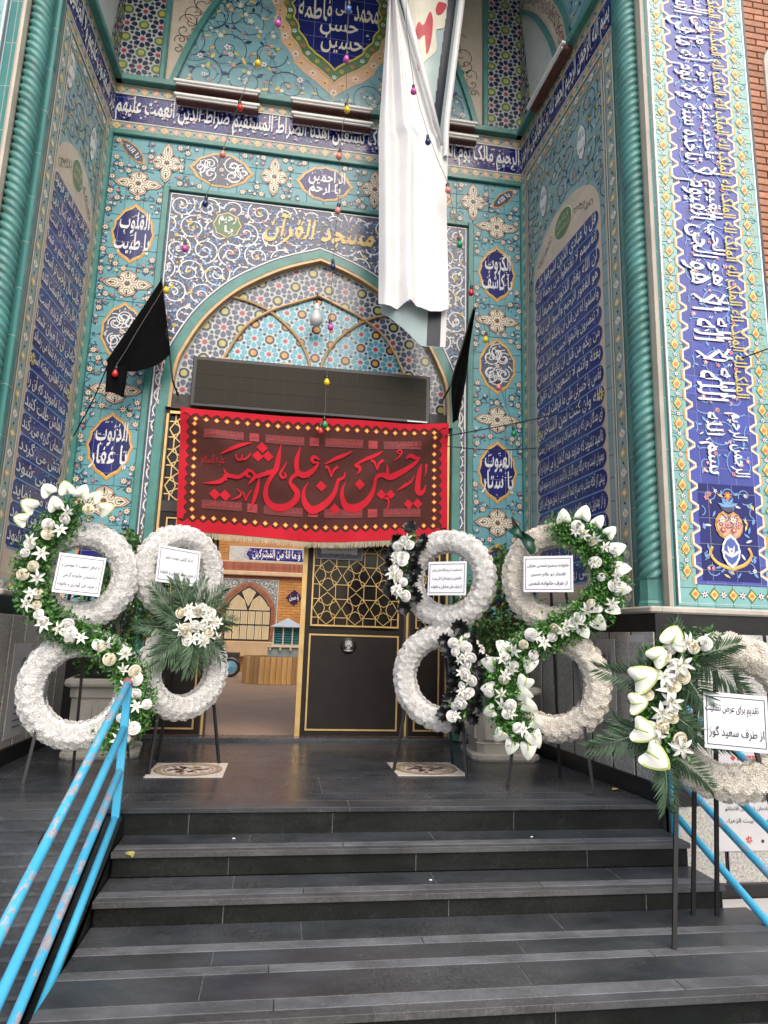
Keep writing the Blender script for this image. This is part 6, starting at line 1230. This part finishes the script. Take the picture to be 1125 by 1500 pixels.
# big clear bulb in the arch
bb = thing('large_bulb', 'large frosted light bulb hanging inside the arch tympanum', 'bulb', (.2, -.14, 4.36)); mb = MB(); mb.lathe([(.003, 0), (.04, .012), (.068, .05), (.072, .09), (.055, .14), (.034, .18), (.03, .2)], mat('frosted_glass', (.55, .56, .57), .25, .1, 8), 18); mb.build('glass', bb, True); mb = MB(); mb.lathe([(.034, .2), (.034, .25), (.02, .27)], m_card, 12); mb.build('socket', bb); mb = MB(); mb.tube([(0, 0, .27), (0, 0, .4), (0, .1, .42), (0, .2, .42)], .007, m_lf, 5); mb.tube([(-.14, .2, .42), (.16, .2, .44)], .01, m_lf, 5); mb.build('bracket', bb)
# tube lamps on the cornice
m_tl = mat('lamp_white', (.78, .76, .72), .4, .05); m_tr2 = mat('lamp_rust', (.14, .05, .035), .6, .3, 20)
def lamp(label, loc, L, rz=0):
    o = thing('tube_lamp', label, 'tube lamp', loc, rz, 'tube lamps on the cornice'); mb = MB(); mb.bbox(0, L, -.045, .0, .01, .045, m_tl, .006); mb.build('housing', o); mb = MB(); mb.bbox(.02, L-.02, .0, .07, -.03, .03, m_tr2, .004); mb.build('bracket', o); mb = MB(); mb.tube([(.03, -.03, -.014), (L-.03, -.03, -.014)], .012, m_tl, 8); mb.build('tube', o)
lamp('upper white tube lamp on the cornice left of centre', (-1.545, -.14, 7.15), .97); lamp('lower white tube lamp on the cornice left of centre', (-1.53, -.12, 6.99), .96)
lamp('upper white tube lamp on the cornice beside the hanging sheet', (-.23, -.14, 7.13), .97); lamp('lower white tube lamp on the cornice beside the hanging sheet', (-.21, -.12, 6.96), .96)
lamp('upper white tube lamp right of the hanging sheet', (1.3, -.14, 7.15), .72); lamp('lower white tube lamp right of the hanging sheet', (1.3, -.12, 6.98), .74)
lamp('single tube lamp on the cornice of the right side wall', (2.55, -.5, 7.15), .92, R(-87))
# ================================================================ posters and small litter
def poster(label, loc, rz, w, h, fn):
    mb = MB(); mb.box(-w/2, w/2, -.002, .001, 0, h, m_paper); o = mb.build('poster'); o.location = loc; o.rotation_euler = (0, 0, rz); tag(o, label, 'poster'); mb = MB(); fn(mb, w, h); mb.build('print', o)
m_paper = mat('grey_paper', (.5, .5, .51), .6, .08, 6); m_pg = mat('pale_grey_ink', (.2, .2, .24), .7, .3, 30)
def pf(mb, w, h):
    for i, (s, z, k) in enumerate((('حسینیه', .5, .3), ('یادواره شهیدان محله', .42, .5), ('یادمان شهیدان آقاجانلو', .27, .7), ('هیئت بیت الزهراء', .19, .7))): text(mb, s, 0, h*z/.66, w*k, .035, -.004, m_ink, .01)
    mb.p2([(-.1, h-.06), (-.08, h-.04), (-.06, h-.06), (-.08, h-.08)], -.0035, m_red); mb.p2([(-.05, h-.075), (.09, h-.075), (.09, h-.045), (-.05, h-.045)], -.0035, m_red); text(mb, 'یا حسین', .02, h-.06, .1, .02, -.0045, m_white, 0); flower(mb, 0, .07, .025, -.004, m_red, m_pink, 6)
    for x in (-.09, .1): disc(mb, x, .06, .012, -.004, m_ink, 6)
poster('grey poster with black and red lettering on the granite behind the front wreath', (3.18, -2.637, -.3), 0, .46, .65, pf)
def pg(mb, w, h):
    q = random.Random(8)
    for i in range(12): x = -w*.3+w*.6*i/12; z0 = h*.62; mb.p2([(x, z0), (x+.012, z0), (x+.012, z0+q.uniform(.03, .2)), (x, z0+q.uniform(.03, .2))], -.004-.0002*i, m_pg)
    mb.ribbon([(-w*.4, h*.6), (w*.4, h*.6)], .006, -.0045, m_pg)
poster('white sheet with a grey drawing on the right granite wall', (2.495, -2.06, .45), R(-86.3), .26, .62, pg)
poster('grey printed sheet on the right granite wall behind the front wreath', (2.545, -2.42, .62), R(-86.3), .2, .48, lambda mb, w, h: mb.p2([(-w*.4, .05), (w*.4, .05), (w*.4, h-.05), (-w*.4, h-.05)], -.004, mat('newsprint', (.38, .38, .36), .7, .5, 70)))
def pl(mb, w, h):
    disc(mb, .05, h*.78, .05, -.004, m_pg, 14); mb.p2([(.0, h*.6), (.12, h*.6), (.12, h*.68), (.0, h*.68)], -.004, m_ink)
    for i in range(7): mb.p2([(-.05, h*.1+i*.05), (.12, h*.1+i*.05), (.12, h*.1+i*.05+.016), (-.05, h*.1+i*.05+.016)], -.0045, m_pg)
poster('grey poster on the left granite wall at the picture edge', (-2.015, -1.2, .18), R(90), .36, .72, pl)
def fallen(label, loc, a, s_=1.):
    mb = MB(); mb.grid(lambda u, v: ((u-.5)*.05*s_*sin(PI*min(.97, .1+v*.88)), (v-.5)*.075*s_, .004+.01*s_*(abs(u-.5)*2)**2+.006*sin(3*v)), 4, 6, mat('fallen_leaf', (.42, .38, .1), .6, .3, 30)); o = mb.build('fallen_leaf', None, True); o.location = loc; o.rotation_euler = (0, 0, a); tag(o, label, 'leaf', 'fallen leaves')
fallen('yellow leaf lying at the left end of the lower step', (-.72, -3.04, -.15), .6); fallen('pale leaf on the landing by the right wall skirting', (2.43, -2.27, 0), 1.9, .9)
for i, (x, y, z) in enumerate(((-.2, -2.75, -.15), (.9, -3.1, -.281), (1.6, -2.8, -.15), (-.78, -1.4, 0))):
    mb = MB(); mb.raw([(.012*cos(a)*U(.6, 1.2), .009*sin(a)*U(.6, 1.2), .002) for a in (2*PI*k/6 for k in range(6))]+[(0, 0, .007)], [(k, (k+1) % 6, 6) for k in range(6)], m_white); o = mb.build('paper_scrap'); o.location = (x, y, z); tag(o, ('tiny white scrap on the first step below the landing, near the left', 'tiny white scrap on the second step in the middle', 'tiny white scrap on the first step below the landing, near the right', 'tiny white scrap on the landing by the left wreath stand')[i], 'scrap')
